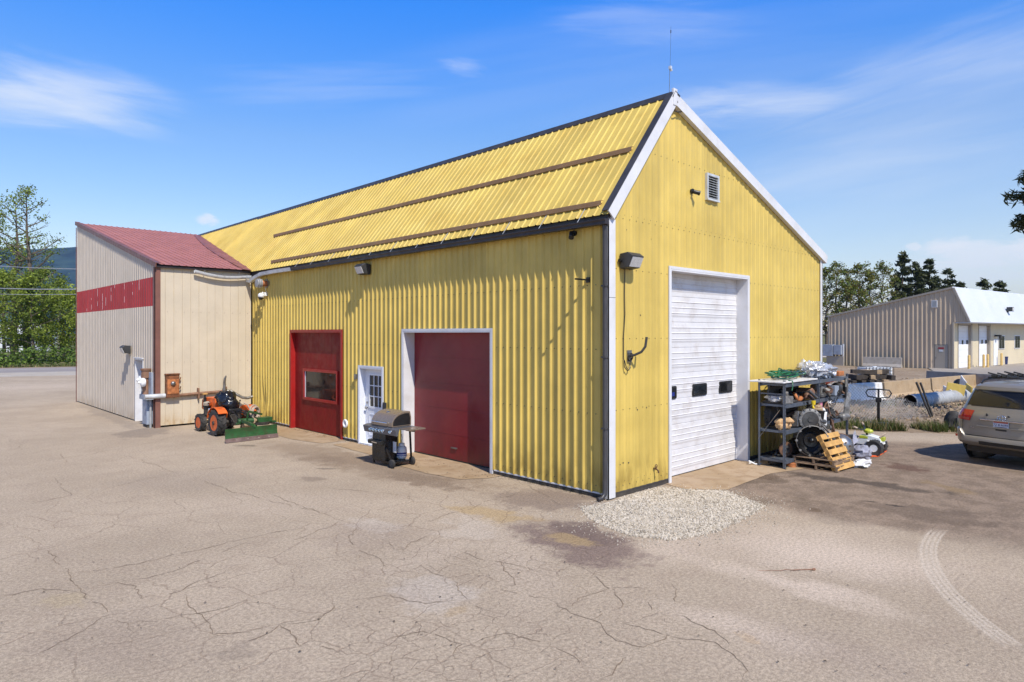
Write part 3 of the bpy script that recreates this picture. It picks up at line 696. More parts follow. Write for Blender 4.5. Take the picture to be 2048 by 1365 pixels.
f=MB(); f.tube([(-.10,.005,5.03),(-.085,.005,4.9),(-.085,.005,.22),(-.10,.0,.12),(-.17,.01,.055),(-.26,.03,.045)],.042,8); 
for z in (1.3,2.6,3.9): f.box(-.135,-.03,-.045,.055,z,z+.03)
f.build('downspout','dark_trim',yb,smooth=50)
for x in (.02,.96):
    f=MB(); z=yz(x)
    p=V((x,0,z+.01))+nl*.034; t=V((1,0,SL)).normalized()
    y0,y1=(.16,14.3) if x<.5 else (.16,16.2)
    a=[p,p+t*.012,p+t*.07+nl*.046,p+t*.12+nl*.0,p+t*.126+nl*.006,p+t*.073+nl*.056,p+t*.066+nl*.053]
    f.prism([V((q.x,y0,q.z)) for q in a],(0,y1-y0,0)); f.build('snow_guard','snow_bar',yb)
# doors -----------------------------------------------------------------
def opening(axis,a0,a1,zt,rec,mat,fw=.07,proud=.035,bottom=False,frame=True):
    f=MB()
    def B(p0,p1,d0,d1,z0,z1):   # d positive = into the building
        if axis=='Y': f.box(d0,d1,p0,p1,z0,z1)
        else: f.box(p0,p1,d0,d1,z0,z1)
    B(a0-fw*.0-.004,a0+.03,-proud,rec,.004,zt); B(a1-.03,a1+.004,-proud,rec,.004,zt); B(a0+.03,a1-.03,-proud,rec,zt-.03,zt+.004)
    if frame:
        B(a0-fw,a0-.004,-proud-.004,-proud+.02,.004,zt+fw); B(a1+.004,a1+fw,-proud-.004,-proud+.02,.004,zt+fw); B(a0-.004,a1+.004,-proud-.004,-proud+.02,zt+.004,zt+fw)
    return f
f=opening('Y',9.58,12.77,3.10,.16,'red',fw=.06); d=f.build('garage_door_frame','red_trim',yb)
gd=MB()
wy0,wy1,wz0,wz1=10.05,12.10,1.03,1.88
corr(gd,9.61,12.74,.03,3.07,lambda a,z,d:(.115-d,a,z),period=.40,prof=((0,0),(.385,0),(.39,-.006),(.395,0)),phase=9.61,holes=[(wy0,wy1,wz0,wz1)])
dr=gd.build('garage_door','red_door',yb)
f=MB()
for b in ((wy0-.06,wy0+.015,wz0-.06,wz1+.06),(wy1-.015,wy1+.06,wz0-.06,wz1+.06)): f.box(.075,.14,b[0],b[1],b[2],b[3])
f.box(.075,.14,wy0+.015,wy1-.015,wz0-.06,wz0+.015); f.box(.075,.14,wy0+.015,wy1-.015,wz1-.015,wz1+.06)
f.build('window_frame','red_trim',dr)
f=MB(); f.poly([(.125,wy0,wz0),(.125,wy1,wz0),(.125,wy1,wz1),(.125,wy0,wz1)]); f.build('pane','glass_dark',dr)
f=MB(); f.box(.11,.12,wy1-.07,wy1-.017,wz0+.016,wz1-.016); f.build('window_bead','white_trim',dr)
# white personnel door
f=opening('Y',7.45,8.60,2.12,.20,'white',fw=.05); f.box(-.03,.2,7.48,8.57,.006,.05); f.build('entry_door_frame','white_door',yb)
ed=MB(); 
corr(ed,7.48,8.57,.05,2.09,lambda a,z,d:(.15-d,a,z),period=9,prof=((0,0),),holes=[(7.68,8.34,1.05,1.90)])
edo=ed.build('entry_door','white_door',yb)
f=MB(); f.poly([(.165,7.68,1.05),(.165,8.34,1.05),(.165,8.34,1.90),(.165,7.68,1.90)]); f.build('window_pane','glass_dark',edo)
f=MB()
for y0,y1 in ((7.64,7.69),(8.33,8.38)): f.box(.132,.16,y0,y1,1.0,1.95)
f.box(.132,.16,7.69,8.33,1.0,1.05);f.box(.132,.16,7.69,8.33,1.9,1.95)
for y in (7.905,8.125): f.box(.14,.162,y-.012,y+.012,1.05,1.9)
for z in (1.33,1.62): f.box(.141,.1625,7.69,8.33,z-.012,z+.012)
f.build('window_grille','white_door',edo)
f=MB()
for y0,y1 in ((7.66,7.94),(8.08,8.36)):
    f.box(.138,.15,y0,y1,.25,.28); f.box(.138,.15,y0,y1,.82,.85); f.box(.138,.15,y0,y0+.03,.28,.82); f.box(.138,.15,y1-.03,y1,.28,.82)
f.build('door_moulding','white_door',edo)
f=MB(); f.ball((.10,8.46,1.0),.035,10); f.cyl((.15,8.46,1.0),(.10,8.46,1.0),.02); f.build('handle','steel',edo,smooth=40)
f=MB(); f.cyl((.15,8.46,1.14),(.12,8.46,1.14),.028); f.build('lock','steel',edo,smooth=40)
# maroon roll-up door
f=opening('Y',3.17,6.49,3.10,.34,'white',fw=.06); f.build('rollup_door_frame','white_trim',yb)
f=MB()
zs=[.03,.62,1.23,1.84,2.45,3.07]
for a,b in zip(zs,zs[1:]): f.box(.30,.335,3.2,6.46,a+.004,b-.004); 
f.box(.306,.33,3.2,6.46,.03,3.07)
rdo=f.build('rollup_door','maroon_door',yb)
f=MB(); f.box(.292,.338,3.2,6.46,.008,.04); f.build('bottom_seal','black_plastic',rdo)
f=MB(); f.box(.27,.30,4.72,4.94,.30,.33); f.build('lift_handle','steel',rdo)
# tall white overhead door in the gable
f=opening('X',2.01,5.32,4.36,.30,'white',fw=.06); f.build('overhead_door_frame','white_trim',yb)
f=MB(); sz=.545; z=.02
prof=[]
while z<4.3:
    ht=min(sz,4.34-z)
    prof+=[(z,.012),(z+.006,0),(z+.10*ht/sz,0),(z+.14*ht/sz,-.010)]
    for k in (.36,.58,.80): prof+=[(z+k*ht-.022,-.010),(z+k*ht-.010,-.022),(z+k*ht+.008,-.010)]
    prof+=[(z+ht-.012,-.004),(z+ht-.004,.012)]
    z+=sz
for (z0,d0),(z1,d1) in zip(prof,prof[1:]):
    f.poly([(2.04,.265+d0,z0),(5.29,.265+d0,z0),(5.29,.265+d1,z1),(2.04,.265+d1,z1)])
f.box(2.04,5.29,.29,.30,.02,4.34)
od=f.build('overhead_door','white_sectional',yb)
def rrect(x0,x1,z0,z1,y,r=.04,n=4):
    p=[]
    for cx,cz,a in ((x1-r,z0+r,-PI/2),(x1-r,z1-r,0),(x0+r,z1-r,PI/2),(x0+r,z0+r,PI)):
        for i in range(n+1): p.append((cx+r*math.cos(a+PI/2*i/n),y,cz+r*math.sin(a+PI/2*i/n)))
    return p
for x0 in (2.06,3.30,4.46):
    x1=x0+.60
    f=MB(); f.prism(rrect(x0,x1,1.66,1.93,.235),(0,.04,0)); fr=f.build('window','black_plastic',od,bevel=.006)
    f=MB(); f.poly(rrect(x0+.045,x1-.045,1.70,1.89,.2325,.03)); f.build('pane','glass_dark',fr)
    if x0<2.1:
        f=MB(); f.poly([(x0+.36,.230,1.72),(x0+.50,.230,1.72),(x0+.50,.230,1.80),(x0+.36,.230,1.80)]); f.build('sticker','blue_band',fr)
# louvred vent in the gable
f=MB()
for b in ((3.40,3.45,6.0,6.55),(3.87,3.92,6.0,6.55)): f.box(b[0],b[1],-.06,.0,b[2],b[3])
f.box(3.45,3.87,-.06,0,6.50,6.55); f.box(3.40,3.92,-.075,0,5.96,6.0); f.box(3.45,3.87,-.012,-.008,6.0,6.5,1)
for i in range(9):
    z=6.02+i*.053; f.add([(3.45,-.05,z),(3.87,-.05,z),(3.87,-.03,z+.016),(3.45,-.03,z+.016)],[(0,1,2,3),(3,2,1,0)],0)
f.build('wall_vent',['galv_white','black_plastic'],yb)
f=MB(); f.tube([(RX_-.01,-.10,RZ_-.22),(RX_+.02,-.10,RZ_-.34),(RX_+.12,-.09,RZ_-.33),(RX_+.25,-.09,RZ_-.30),(RX_+.3,-.09,RZ_-.28)],.012,6); f.build('cable','black_plastic',yb,smooth=50)

# ---------------------------------------------------------------- beige wing
WX=-3.13; WY=15.85; WT=27.35; WSL=(7.95-5.28)/(WT-WY)
bw=thing('beige_annex','beige metal annex with a dark red stripe and maroon roof behind the tractor','building',(0,0,0))
f=MB()
def wl(a,z,d): return (WX-d,a,z)
def wtop(y): return 5.28+WSL*(y-WY)
wp=((0,0),(.09,0),(.115,.022),(.150,.022),(.175,0))
corr(f,WY+.05,WT-.05,.04,lambda y:wtop(y)-.03,wl,period=.265,prof=wp,holes=[(17.17,18.12,0,2.18)],zcuts=(3.94,4.88),mfun=lambda a,z:1 if 3.94<z<4.88 else 0)
random.seed(3)
for y in (24.4,23.2,22.5,21.9,21.3,20.7,19.3,18.35,17.4,25.2):
    k=round((y-0)/.265)*.265+.1325; z=3.98+rnd(0,.2)
    while z<4.8:
        l_=rnd(.05,.35); 
        if random.random()<.75: f.box(WX-.0255,WX-.02,k-.014,k+.014*rnd(.2,1.2),z,min(4.86,z+l_),2)
        z+=l_+rnd(.03,.3)
f.build('side_wall',['beige_ribbed','red_stripe','white_trim'],bw)
f=MB(); corr(f,WX+.05,-.04,.06,5.24,lambda a,z,d:(a,WY-d,z),period=.262,prof=((0,0),(.236,0),(.243,-.007),(.247,-.007),(.254,.007)),phase=WX+.03)
sp=[]
for z in (.2,2.1,3.75):
    for k in range(12): sp.append((WX+.06+k*.262+.02,z,.004))
screws(f,sp,lambda a,z,d:(a,WY-d,z),r=.008)
f.build('end_wall',['beige_panel','brown_trim'],bw)
f=MB(); f.box(WX+.05,RX_,WT-.08,WT-.04,.0,7.9); f.build('rear_wall','beige_ribbed',bw)
f=MB(); nw=V((0,-WSL,1)).normalized()
corr(f,WX-.045,RX_-.02,WY-.16,WT+.05,lambda a,b,d:(a,b+nw.y*d,wtop(b)+.02+nw.z*d),period=.23,prof=((0,0),(.19,0),(.198,.024),(.212,.024),(.22,0)),phase=WX)
f.build('roof','maroon_roof',bw)
f=MB()   # rake, corner and eave trims
d=V((0,1,WSL)).normalized(); a=V((WX,WY-.18,wtop(WY-.18)+.02)); b=V((WX,WT+.06,wtop(WT+.06)+.02))
f.prism([(WX-.06,p.y,p.z) for p in (a+nw*.04,b+nw*.04,b-nw*.10,a-nw*.10)],(.03,0,0))
f.prism([(WX-.06,p.y,p.z) for p in (a+nw*.041,b+nw*.041,b+nw*.055,a+nw*.055)],(.16,0,0)); f.build('rake_board','brown_trim',bw)
f=MB(); f.box(WX-.045,WX-.026,WY-.04,WY+.13,.0,5.2); f.box(WX-.045,WX+.13,WY-.04,WY-.022,.0,5.2); f.build('corner_trim','brown_trim',bw)
f=MB(); f.box(WX-.04,WX-.024,WT-.10,WT,.0,7.75); f.build('corner_trim','brown_trim',bw)
f=MB(); f.box(WX-.05,-.05,WY-.11,WY-.026,5.17,5.235); f.build('eave_trim','gutter_brown',bw)
f=MB()   # valley flashing where the maroon roof dies into the yellow one
va=V((-.12,15.62,yz(-.12)+.03)); vb=V((RX_-.05,WY+(yz(RX_-.05)-5.28)/WSL,yz(RX_-.05)+.03))
n=14;vs=[];fs=[]
for i in range(n+1):
    t=i/n; p=va.lerp(vb,t); q=p+V((-.30-.25*math.sin(PI*t),0,0)); vs+=[(p.x,p.y,p.z+.012),(q.x,q.y,wtop(q.y)+.052)]
for i in range(n): fs.append((2*i,2*i+1,2*i+3,2*i+2))
f.add(vs,fs); f.build('valley_flashing','valley_metal',bw)
# side door of the wing
f=opening('Y',-1,-1,1,1,'x') if False else MB()
f.box(WX-.03,WX+.30,18.07,18.12,.005,2.18); f.box(WX-.03,WX+.30,17.17,17.22,.005,2.18); f.box(WX-.03,WX+.30,17.22,18.07,2.13,2.18); f.box(WX-.07,WX-.0,17.12,18.17,2.185,2.22); f.build('door_frame','white_trim',bw)
f=MB(); f.box(WX+.26,WX+.30,17.22,18.07,.02,2.13); dd=f.build('door','white_door',bw)
f=MB(); f.box(WX+.252,WX+.258,17.35,17.8,1.0,1.9); f.build('window','glass_dark',dd)
f=MB(); f.ball((WX+.22,17.95,1.0),.04,8); f.build('handle','steel',dd,smooth=50)
# sagging loose gutter under the eave of the wing
f=MB()
pr=[(-.09,.05),(-.085,.0),(-.06,-.05),(0,-.06),(.03,-.03),(.03,.04)]
n=16;vs=[];fs=[]
for i in range(n+1):
    t=i/n; x=-2.0+t*1.88; z=5.08-.10*math.sin(PI*min(1,t*1.05))-.06*t+.03*(1-t)
    for (py,pz) in pr: vs.append((x,WY-.14+py*(.8+.3*t),z+pz))
m_=len(pr)
for i in range(n):
    for j in range(m_-1):
        a=i*m_+j; fs.append((a,a+1,a+m_+1,a+m_)); 
f.add(vs,fs); f.build('sagging_gutter','galv_white',bw,smooth=60)
for x in (-1.7,-.55):
    f=MB(); f.bar((x,WY-.26,5.16),(x,WY-.12,4.92),.02,.004); f.build('gutter_strap','galv',bw)
# ---------------------------------------------------------------- things fixed to the walls
def floodlight(loc,rz,label,tilt=.0):
    t=thing('floodlight',label,'light',loc,rz,'floodlights on the walls')   # local: -y points away from the wall
    f=MB(); f.prism([(-.19,-.02,.13),(-.19,-.20,.15),(-.19,-.30,.08),(-.19,-.20,-.13),(-.19,-.02,-.15)],(.38,0,0)); f.box(-.07,.07,-.03,.02,-.09,.09)
    f.build('housing','grey_dark',t,bevel=.01)
    f=MB(); f.add([(-.16,-.294,.055),(.16,-.294,.055),(.16,-.214,-.115),(-.16,-.214,-.115)],[(0,1,2,3)]); f.prism([(-.16,-.294,.055),(.16,-.294,.055),(.16,-.214,-.115),(-.16,-.214,-.115)],(0,-.012,-.006)); f.build('lens','lens',t)
    f=MB(); f.cyl((-.19,-.05,0),(-.24,-.05,0),.035,n=10); f.build('sensor','black_plastic',t)
    return t
floodlight((-.01,8.2,4.78),-PI/2,'dark boxy floodlight under the brown gutter on the shaded yellow side wall')
fl=floodlight((.50,-.01,4.40),0,'dark boxy floodlight beside the white corner trim on the sunny gable')
floodlight((WX-.02,18.75,2.48),-PI/2,'dark wedge floodlight on the beige ribbed wall by the white side door')
f=MB(); pts=[(.47,-.03,4.25),(.46,-.03,3.8),(.47,-.03,3.4),(.43,-.03,3.0),(.43,-.03,2.6),(.44,-.04,2.42),(.50,-.07,2.34),(.57,-.08,2.40),(.56,-.06,2.5)]
f.tube(pts,.009,6); f.tube([(.44,-.04,2.55),(.45,-.08,2.4),(.52,-.09,2.36),(.60,-.07,2.5),(.58,-.05,2.62)],.008,6)
tag(f.build('wall_cable','black_plastic',smooth=50),'thin dark cable dropping from the gable floodlight down to the bent arm','cable')
t=thing('dish_mount','bent grey dish mount arm left empty on the gable left of the tall white door','mount',(.62,0,2.62))
f=MB(); f.box(-.07,.07,-.03,0,-.11,.11); f.build('wall_plate','steel',t)
f=MB(); f.tube([(0,-.03,0),(.03,-.12,.02),(.08,-.24,.08),(.12,-.30,.18),(.135,-.32,.36)],.024,8); f.build('arm','grey_dark',t,smooth=50)
f=MB(); f.torus((.0,-.05,-.02),.07,.012,(0,1,0.2)); f.build('cable_coil','black_plastic',t,smooth=50)
def bullet(loc,rz,label,look=(-.1,-.25,-.16)):
    t=thing('security_camera',label,'camera',loc,rz,'security cameras on the workshop')
    f=MB(); f.cyl((0,0,0),(0,-.04,0),.055,n=14); f.cyl((0,-.04,0),(0,-.10,-.03),.02,n=8); f.build('base','black_plastic',t,smooth=40)
    a=V((0,-.10,-.03)); d=V(look).normalized()
    f=MB(); f.cyl(a-d*.05,a+d*.07,.045,n=14); f.cyl(a+d*.07,a+d*.095,.052,n=14); f.build('body','black_plastic',t,smooth=40)
    return t
bullet((-.01,.79,4.96),-PI/2,'black bullet camera high on the shaded side wall near the corner',(.16,-.2,-.3))
bullet((2.83,-.01,6.06),0,'black bullet camera on the gable just left of the louvred vent',(.25,-.25,-.10))
t=thing('dome_camera','white dome camera with a dark lens below the rusty exhaust pipe','camera',(-.01,14.60,4.34),-PI/2,'security cameras on the workshop')
f=MB(); f.box(-.05,.05,-.10,0,-.02,.10); f.tube([(0,-.08,.06),(.02,-.16,.1),(.04,-.2,.04)],.02,6); f.build('bracket','toy_white',t,bevel=.01)
f=MB(); f.ball((.05,-.22,-.02),(.11,.11,.10),14); f.build('housing','toy_white',t,smooth=60)
f=MB(); f.ball((.05,-.235,-.085),(.085,.085,.08),12); f.build('lens','black_plastic',t,smooth=60)
f=MB(); f.tube([(0,-.02,.10),(-.02,-.05,.25),(.02,-.04,.38)],.008,5); f.build('cable','toy_white',t)
t=thing('exhaust_pipe','rusty exhaust pipe with a ribbed aluminium cap sticking out of the yellow side wall','pipe',(0,14.55,4.74),-PI/2)
f=MB(); f.cyl((0,0.02,0),(0,-.06,0),.16,n=18); f.build('flange','steel',t,smooth=40)
f=MB(); f.cyl((0,-.06,0),(0,-.24,-.01),.10,n=16); f.build('pipe','rust_orange',t,smooth=40)
f=MB(); f.lathe([(.10,.22),(.14,.225),(.14,.26),(.11,.265),(.11,.28),(.155,.285),(.155,.33),(.12,.335),(.12,.35),(.145,.355),(.145,.39),(.02,.40)],RX(PI/2),18); f.build('cap','galv',t,smooth=40)
t=thing('bracket_rod','thin dark rod sticking out of the side wall near the corner','rod',(0,.46,4.05),-PI/2)
f=MB(); f.bar((0,0.02,0),(0,-.38,.0),.03,.03); f.build('rod','black_paint',t); f=MB(); f.box(-.04,.04,-.03,.0,-.05,.05); f.build('plate','black_paint',t)
t=thing('hose_tap','small hose tap low on the gable left of the tall white door','tap',(1.45,0,.37))
f=MB(); f.tube([(0,0.02,0),(0,-.07,0),(0,-.11,-.03),(0,-.115,-.07)],.016,8); f.build('spout','iron_rusty',t,smooth=50); f=MB(); f.torus((0,-.06,.055),.035,.008,(0,1,0),14,6); f.cyl((0,-.06,0),(0,-.06,.055),.008); f.build('handwheel','iron_rusty',t,smooth=50)
t=thing('vent_ring','cream round pipe vent low on the side wall between the red and white doors','vent',(-.02,9.27,.50),-PI/2)
f=MB(); f.torus((0,-.05,0),.095,.03,(0,1,0),22,8); f.build('collar','white_plain',t,smooth=60); f=MB(); f.cyl((0,.02,0),(0,-.05,0),.075,n=18); f.build('pipe','galv_white',t,smooth=40)
f=MB(); f.box(-.07,-.03,7.23,7.37,1.02,1.24); f.box(-.085,-.07,7.25,7.35,1.05,1.21)
tag(f.build('keypad_box','grey_dark',bevel=.008),'dark keypad box on the yellow ribs right of the white door','box')
f=MB(); f.box(-.09,-.03,8.70,8.78,1.78,1.92); f.cyl((-.09,8.74,1.9),(-.09,8.74,1.76),.02); tag(f.build('wall_bell','steel',bevel=.006),'small grey fitting on the ribs at the upper left of the white door','fitting')
# meter cluster at the corner of the annex
t=thing('meter_stand','grey utility meter stand with rusty pipe head and white regulators at the annex corner','meter',(WX-.0,16.28,0))
f=MB(); f.box(-.21,-.03,-.23,.23,.10,.86); f.build('cabinet','grey_paint',t,bevel=.012)
f=MB(); f.box(-.19,-.04,-.2,.2,-.02,.10); f.build('plinth','foundation',t)
f=MB(); f.box(-.26,-.02,-.34,.42,.90,1.06); f.box(-.2,-.05,-.2,.2,.86,.90); f.build('shelf','grey_paint',t,bevel=.01)
f=MB(); f.box(-.10,-.02,-.33,.05,1.07,1.78); f.build('box','grey_paint',t,bevel=.012)
f=MB(); f.cyl((-.15,.08,1.06),(-.15,.08,1.60),.10,n=14); f.cyl((-.15,.08,1.60),(-.15,.08,1.84),.14,n=14); f.cyl((-.15,.08,1.84),(-.15,.08,1.90),.165,n=14); f.build('riser','rust_pipe',t,smooth=40)
for (y,z,x) in ((.36,1.52,-.22),(-.06,1.46,-.28)):
    f=MB(); f.lathe([(.03,-.08),(.13,-.06),(.15,0),(.13,.05),(.05,.08),(.04,.14)],T(x,y,z)@RY(-PI/2),16); f.build('regulator','toy_white',t,smooth=50)
f=MB(); f.tube([(-.20,.40,1.5),(-.18,.40,1.2),(-.18,.40,1.06)],.03,8); f.build('pipe','galv',t,smooth=50)
f=MB(); f.tube([(-.12,-.31,.9),(-.12,-.31,.0)],.035,8); f.build('pipe','galv',t,smooth=50)
t=thing('meter_box','rust streaked brown metal box with a round knob on the beige end wall','box',(-2.67,WY-.02,1.34))
f=MB(); f.box(-.20,.20,-.17,.0,-.38,.38); f.box(-.215,.215,-.20,.0,.36,.40); f.build('box','rust',t,bevel=.01)
f=MB(); f.box(-.17,.17,-.185,-.17,-.26,.22); f.build('door','rust_orange',t,bevel=.006)
f=MB(); f.lathe([(.075,0),(.075,.03),(.05,.06),(.0,.065)],T(0,-.185,.08)@RX(PI/2),16); f.build('knob','steel',t,smooth=50)
f=MB()
for z in (.2,-.1): f.tube([(.2,-.06,z),(.25,-.08,z),(.26,-.08,z+.07)],.018,6)
f.build('latch','rust',t,smooth=50)
t=thing('conduit','rusty horizontal pipe along the beige wall ending in a bent grey hose and upright spout','pipe',(0,0,0))
f=MB(); f.cyl((WX-.35,WY-.10,1.03),(-2.88,WY-.10,1.03),.075,n=12); f.build('elbow','galv_white',t,smooth=50)
f=MB(); f.cyl((-2.46,WY-.09,1.02),(-.98,WY-.09,1.06),.05,n=10)
for x in (-1.85,-.95): f.box(x-.02,x+.02,WY-.15,WY-.0,.88,1.22)
f.build('pipe','rust_pipe',t,smooth=50)
f=MB(); f.tube([(-.98,WY-.1,1.07),(-.80,WY-.14,1.06),(-.62,WY-.22,.93),(-.45,WY-.26,.82),(-.28,WY-.28,.79),(-.10,WY-.28,.83)],.05,10); f.build('hose','steel',t,smooth=60)
f=MB(); f.tube([(-1.03,WY-.2,1.08),(-1.04,WY-.2,1.35),(-1.03,WY-.22,1.50),(-1.0,WY-.25,1.6)],[.05,.045,.04,.02],10); f.cyl((-1.03,WY-.2,1.05),(-1.03,WY-.2,1.16),.08,n=12); f.build('spout','steel',t,smooth=60)
# antenna whip on the ridge
t=thing('antenna','slender whip antenna with a small knuckle standing on the gable peak','antenna',(RX_+.05,.05,RZ_))
f=MB(); f.tube([(0,0,0),(.02,0,.55),(.05,.02,.62)],.006,6); f.build('mast','steel',t)
f=MB(); f.box(.02,.075,-.02,.03,.58,.64); f.box(.05,.09,-.02,.03,.55,.585); f.build('knuckle','galv_white',t)
f=MB(); f.tube([(.05,.01,.62),(.08,.02,1.0),(.09,.02,1.36),(.095,.02,1.48)],[.0025,.0025,.0025,.002],5); f.cyl((.09,.02,1.34),(.092,.02,1.40),.010,n=6); f.build('whip','steel_dark',t)

# ---------------------------------------------------------------- tractor, facing the annex (+Y)
def tyre(f,R,r,wd,lugs,m=0,n=36,chev=True):   # axis along x, centre at origin
    k=wd/2
    f.lathe([(r,-k*.8),(R*.86,-k),(R*.95,-k*.9),(R*.955,-k*.3),(R*.955,k*.3),(R*.95,k*.9),(R*.86,k),(r,k*.8)],RY(PI/2),n,m)
    for i in range(lugs):
        for s in ((1,-1) if chev else (1,)):
            a0=2*PI*(i+(.5 if s<0 else 0))/lugs; a1=a0+.30*(1 if chev else .3)
            p=[];
            for a,x in ((a1,s*.01),(a0,s*k*1.0)):
                p.append(V((x,math.cos(a)*R*.965,math.sin(a)*R*.965)))
            f.bar(p[0],p[1],R*.10,R*.10,m,up=(0,math.cos(a0),math.sin(a0)))
def wheel(parent,c,R,r,wd,lugs,rimmat,name='wheel',chev=True,dish=1):
    f=MB(); tyre(f,R,r,wd,lugs,chev=chev); t=f.build('tyre','rubber',None,smooth=40)
    wo=bpy.data.objects.new(name,None); col.objects.link(wo); wo.parent=parent; wo.location=c; wo.empty_display_size=.1
    t.parent=wo
    f=MB(); k=wd/2
    for s in (1,-1):
        f.lathe([(r*1.04,k*.82),(r*1.0,k*.86),(r*.92,k*.6),(r*.45,k*.25),(r*.40,k*.40),(.0,k*.42)],RY(PI/2*s),28)
    f.lathe([(r*1.02,-k*.8),(r*1.02,k*.8)],RY(PI/2),28)
    for i in range(6):
        a=2*PI*i/6
        for s in (1,-1): f.cyl((s*k*.4,math.cos(a)*r*.3,math.sin(a)*r*.3),(s*k*.46,math.cos(a)*r*.3,math.sin(a)*r*.3),r*.05,n=6)
    rm=f.build('rim',rimmat,wo,smooth=40)
    return wo
tr=thing('tractor','small orange tractor with black covered seat and green rear blade by the beige wall','tractor',(-1.82,12.85,0),.05)
for s in (-1,1):
    wheel(tr,(s*.48,0,.385),.385,.23,.26,13,'orange_paint')
    wheel(tr,(s*.44,1.32,.27),.27,.165,.19,12,'orange_paint')
f=MB(); f.prism([(0,.75,.62),(0,1.78,.62),(0,1.80,.80),(0,1.72,.97),(0,1.55,1.03),(0,.78,1.06)],(.44,0,0)); f.v=[(x-.22,y,z) for x,y,z in f.v]; f.build('hood','orange_paint',tr,bevel=.03)
f=MB(); f.box(-.17,.17,1.0,1.70,.36,.62); f.box(-.10,.10,.1,1.1,.34,.60); f.box(-.16,.16,-.22,.28,.28,.62); f.cyl((-.62,0,.385),(.62,0,.385),.06); f.cyl((-.5,1.32,.27),(.5,1.32,.27),.05); f.box(-.28,-.17,1.05,1.45,.42,.58); f.cyl((-.30,1.2,.50),(-.30,1.2,.74),.09,n=12); f.cyl((-.30,1.2,.74),(-.30,1.2,.80),.11,n=12); f.cyl((-.27,.9,.5),(-.27,.9,.62),.07,n=10)
f.build('engine','grime',tr,bevel=.012)
f=MB(); f.lathe([(.10,.0),(.12,.02),(.12,.10),(.05,.14)],T(-.32,1.1,.80),14); f.lathe([(.07,0),(.08,.03),(.06,.12)],T(-.33,.85,.62),12); f.build('air_cleaner','chrome',tr,smooth=50)
f=MB(); f.cyl((-.27,1.42,.6),(-.27,1.42,1.12),.028,n=8); f.cyl((-.27,1.42,.8),(-.27,1.42,1.02),.045,n=10); f.build('exhaust_stack','black_paint',tr,smooth=50)
f=MB(); f.box(-.34,-.20,1.36,1.48,1.12,1.17); f.build('rain_cap','wood_new',tr,bevel=.01)
f=MB()
for s in (-1,1):
    pts=[]
    for i in range(9):
        a=math.radians(12+i*16); pts.append((math.cos(a)*.47,.385+math.sin(a)*.45))
    for (y0,z0),(y1,z1) in zip(pts,pts[1:]): f.prism([(s*.34,y0,z0),(s*.60,y0,z0),(s*.60,y1,z1),(s*.34,y1,z1)],V((0,(y0+y1)*.02,.018)))
    f.prism([(s*.34,y,z) for y,z in pts]+[(s*.34,-.3,.55),(s*.34,.3,.55)],(s*-.02,0,0))
f.build('fender','orange_paint',tr)
f=MB(); f.ball((-.10,.20,1.02),(.27,.26,.30),22,0,.32,2.4,3); f.ball((-.06,.04,.88),(.25,.20,.22),18,0,.3,2.8,8); f.ball((-.14,.46,1.10),(.20,.16,.18),16,0,.35,3.2,5); f.build('seat_cover','tarp_black',tr,smooth=75)
f=MB(); f.box(-.20,.20,-.18,.2,.62,.78); f.build('seat','black_plastic',tr,bevel=.03)
f=MB(); f.cyl((0,.62,.8),(0,.42,1.12),.025); f.torus((0,.42,1.12),.18,.018,(0,-.5,.85),22,6); f.build('steering_wheel','black_plastic',tr,smooth=50)
f=MB()
for s in (-1,1): f.bar((s*.16,-.2,.40),(s*.26,-.85,.42),.04,.025); f.bar((s*.2,-.15,.66),(s*.24,-.6,.42),.03,.02)
f.bar((0,-.22,.66),(0,-.9,.72),.035,.035); f.build('hitch','grime',tr)
f=MB(); f.torus((.34,-.66,.70),.19,.028,(.55,-1,.15),26,8); f.torus((.36,-.68,.68),.165,.026,(.4,-1,-.1),26,8); f.torus((.38,-.70,.63),.20,.026,(.7,-1,.05),26,8); f.torus((.37,-.67,.66),.14,.026,(.5,-1,.3),26,8); f.tube([(.30,-.45,.78),(.25,-.4,.9),(.2,-.3,.95)],.025,8); f.build('rope_coil','rope',tr,smooth=60)
f=MB()
for k in range(6):
    x0=rnd(-.25,.25); f.tube([(x0,-.15,.7),(x0+rnd(-.1,.1),-.45,rnd(.55,.85)),(rnd(-.2,.5),-.75,rnd(.45,.6)),(rnd(-.2,.4),-.95,.42)],.014,6)
f.build('hydraulic_hose','black_plastic',tr,smooth=60)
f=MB(); f.bar((.14,.02,.62),(.20,-.02,.98),.018,.018); f.ball((.20,-.02,1.0),.028,8); f.bar((-.14,.5,.6),(-.22,.42,.9),.018,.018); f.ball((-.22,.42,.92),.028,8); f.build('lever','steel_dark',tr,smooth=50)
f=MB(); f.prism([(-.21,1.805,.66),(.21,1.805,.66),(.21,1.77,.94),(-.21,1.77,.94)],(0,.012,0)); f.build('grille','black_plastic',tr)
for s in (-1,1): f=MB(); f.cyl((s*.14,1.79,.86),(s*.14,1.83,.86),.055,n=12); f.build('headlight','lens',tr)
f=MB(); f.cyl((-.22,-.80,.46),(.22,-.86,.46),.085,n=16); f.box(.30,.74,-1.02,-.76,.40,.54); f.box(.26,.9,-.96,-.80,.36,.41); f.bar((0,-.9,.40),(0,-.98,.72),.05,.04); f.bar((-.3,-.85,.41),(.3,-.85,.41),.06,.05); f.bar((.05,-.9,.75),(.5,-.85,.62),.03,.06); f.build('blade_frame','green_paint',tr,bevel=.008)
f=MB(); f.cyl((.45,-.90,.33),(.45,-.90,.41),.23,n=22); f.build('turntable','grime',tr,smooth=40)
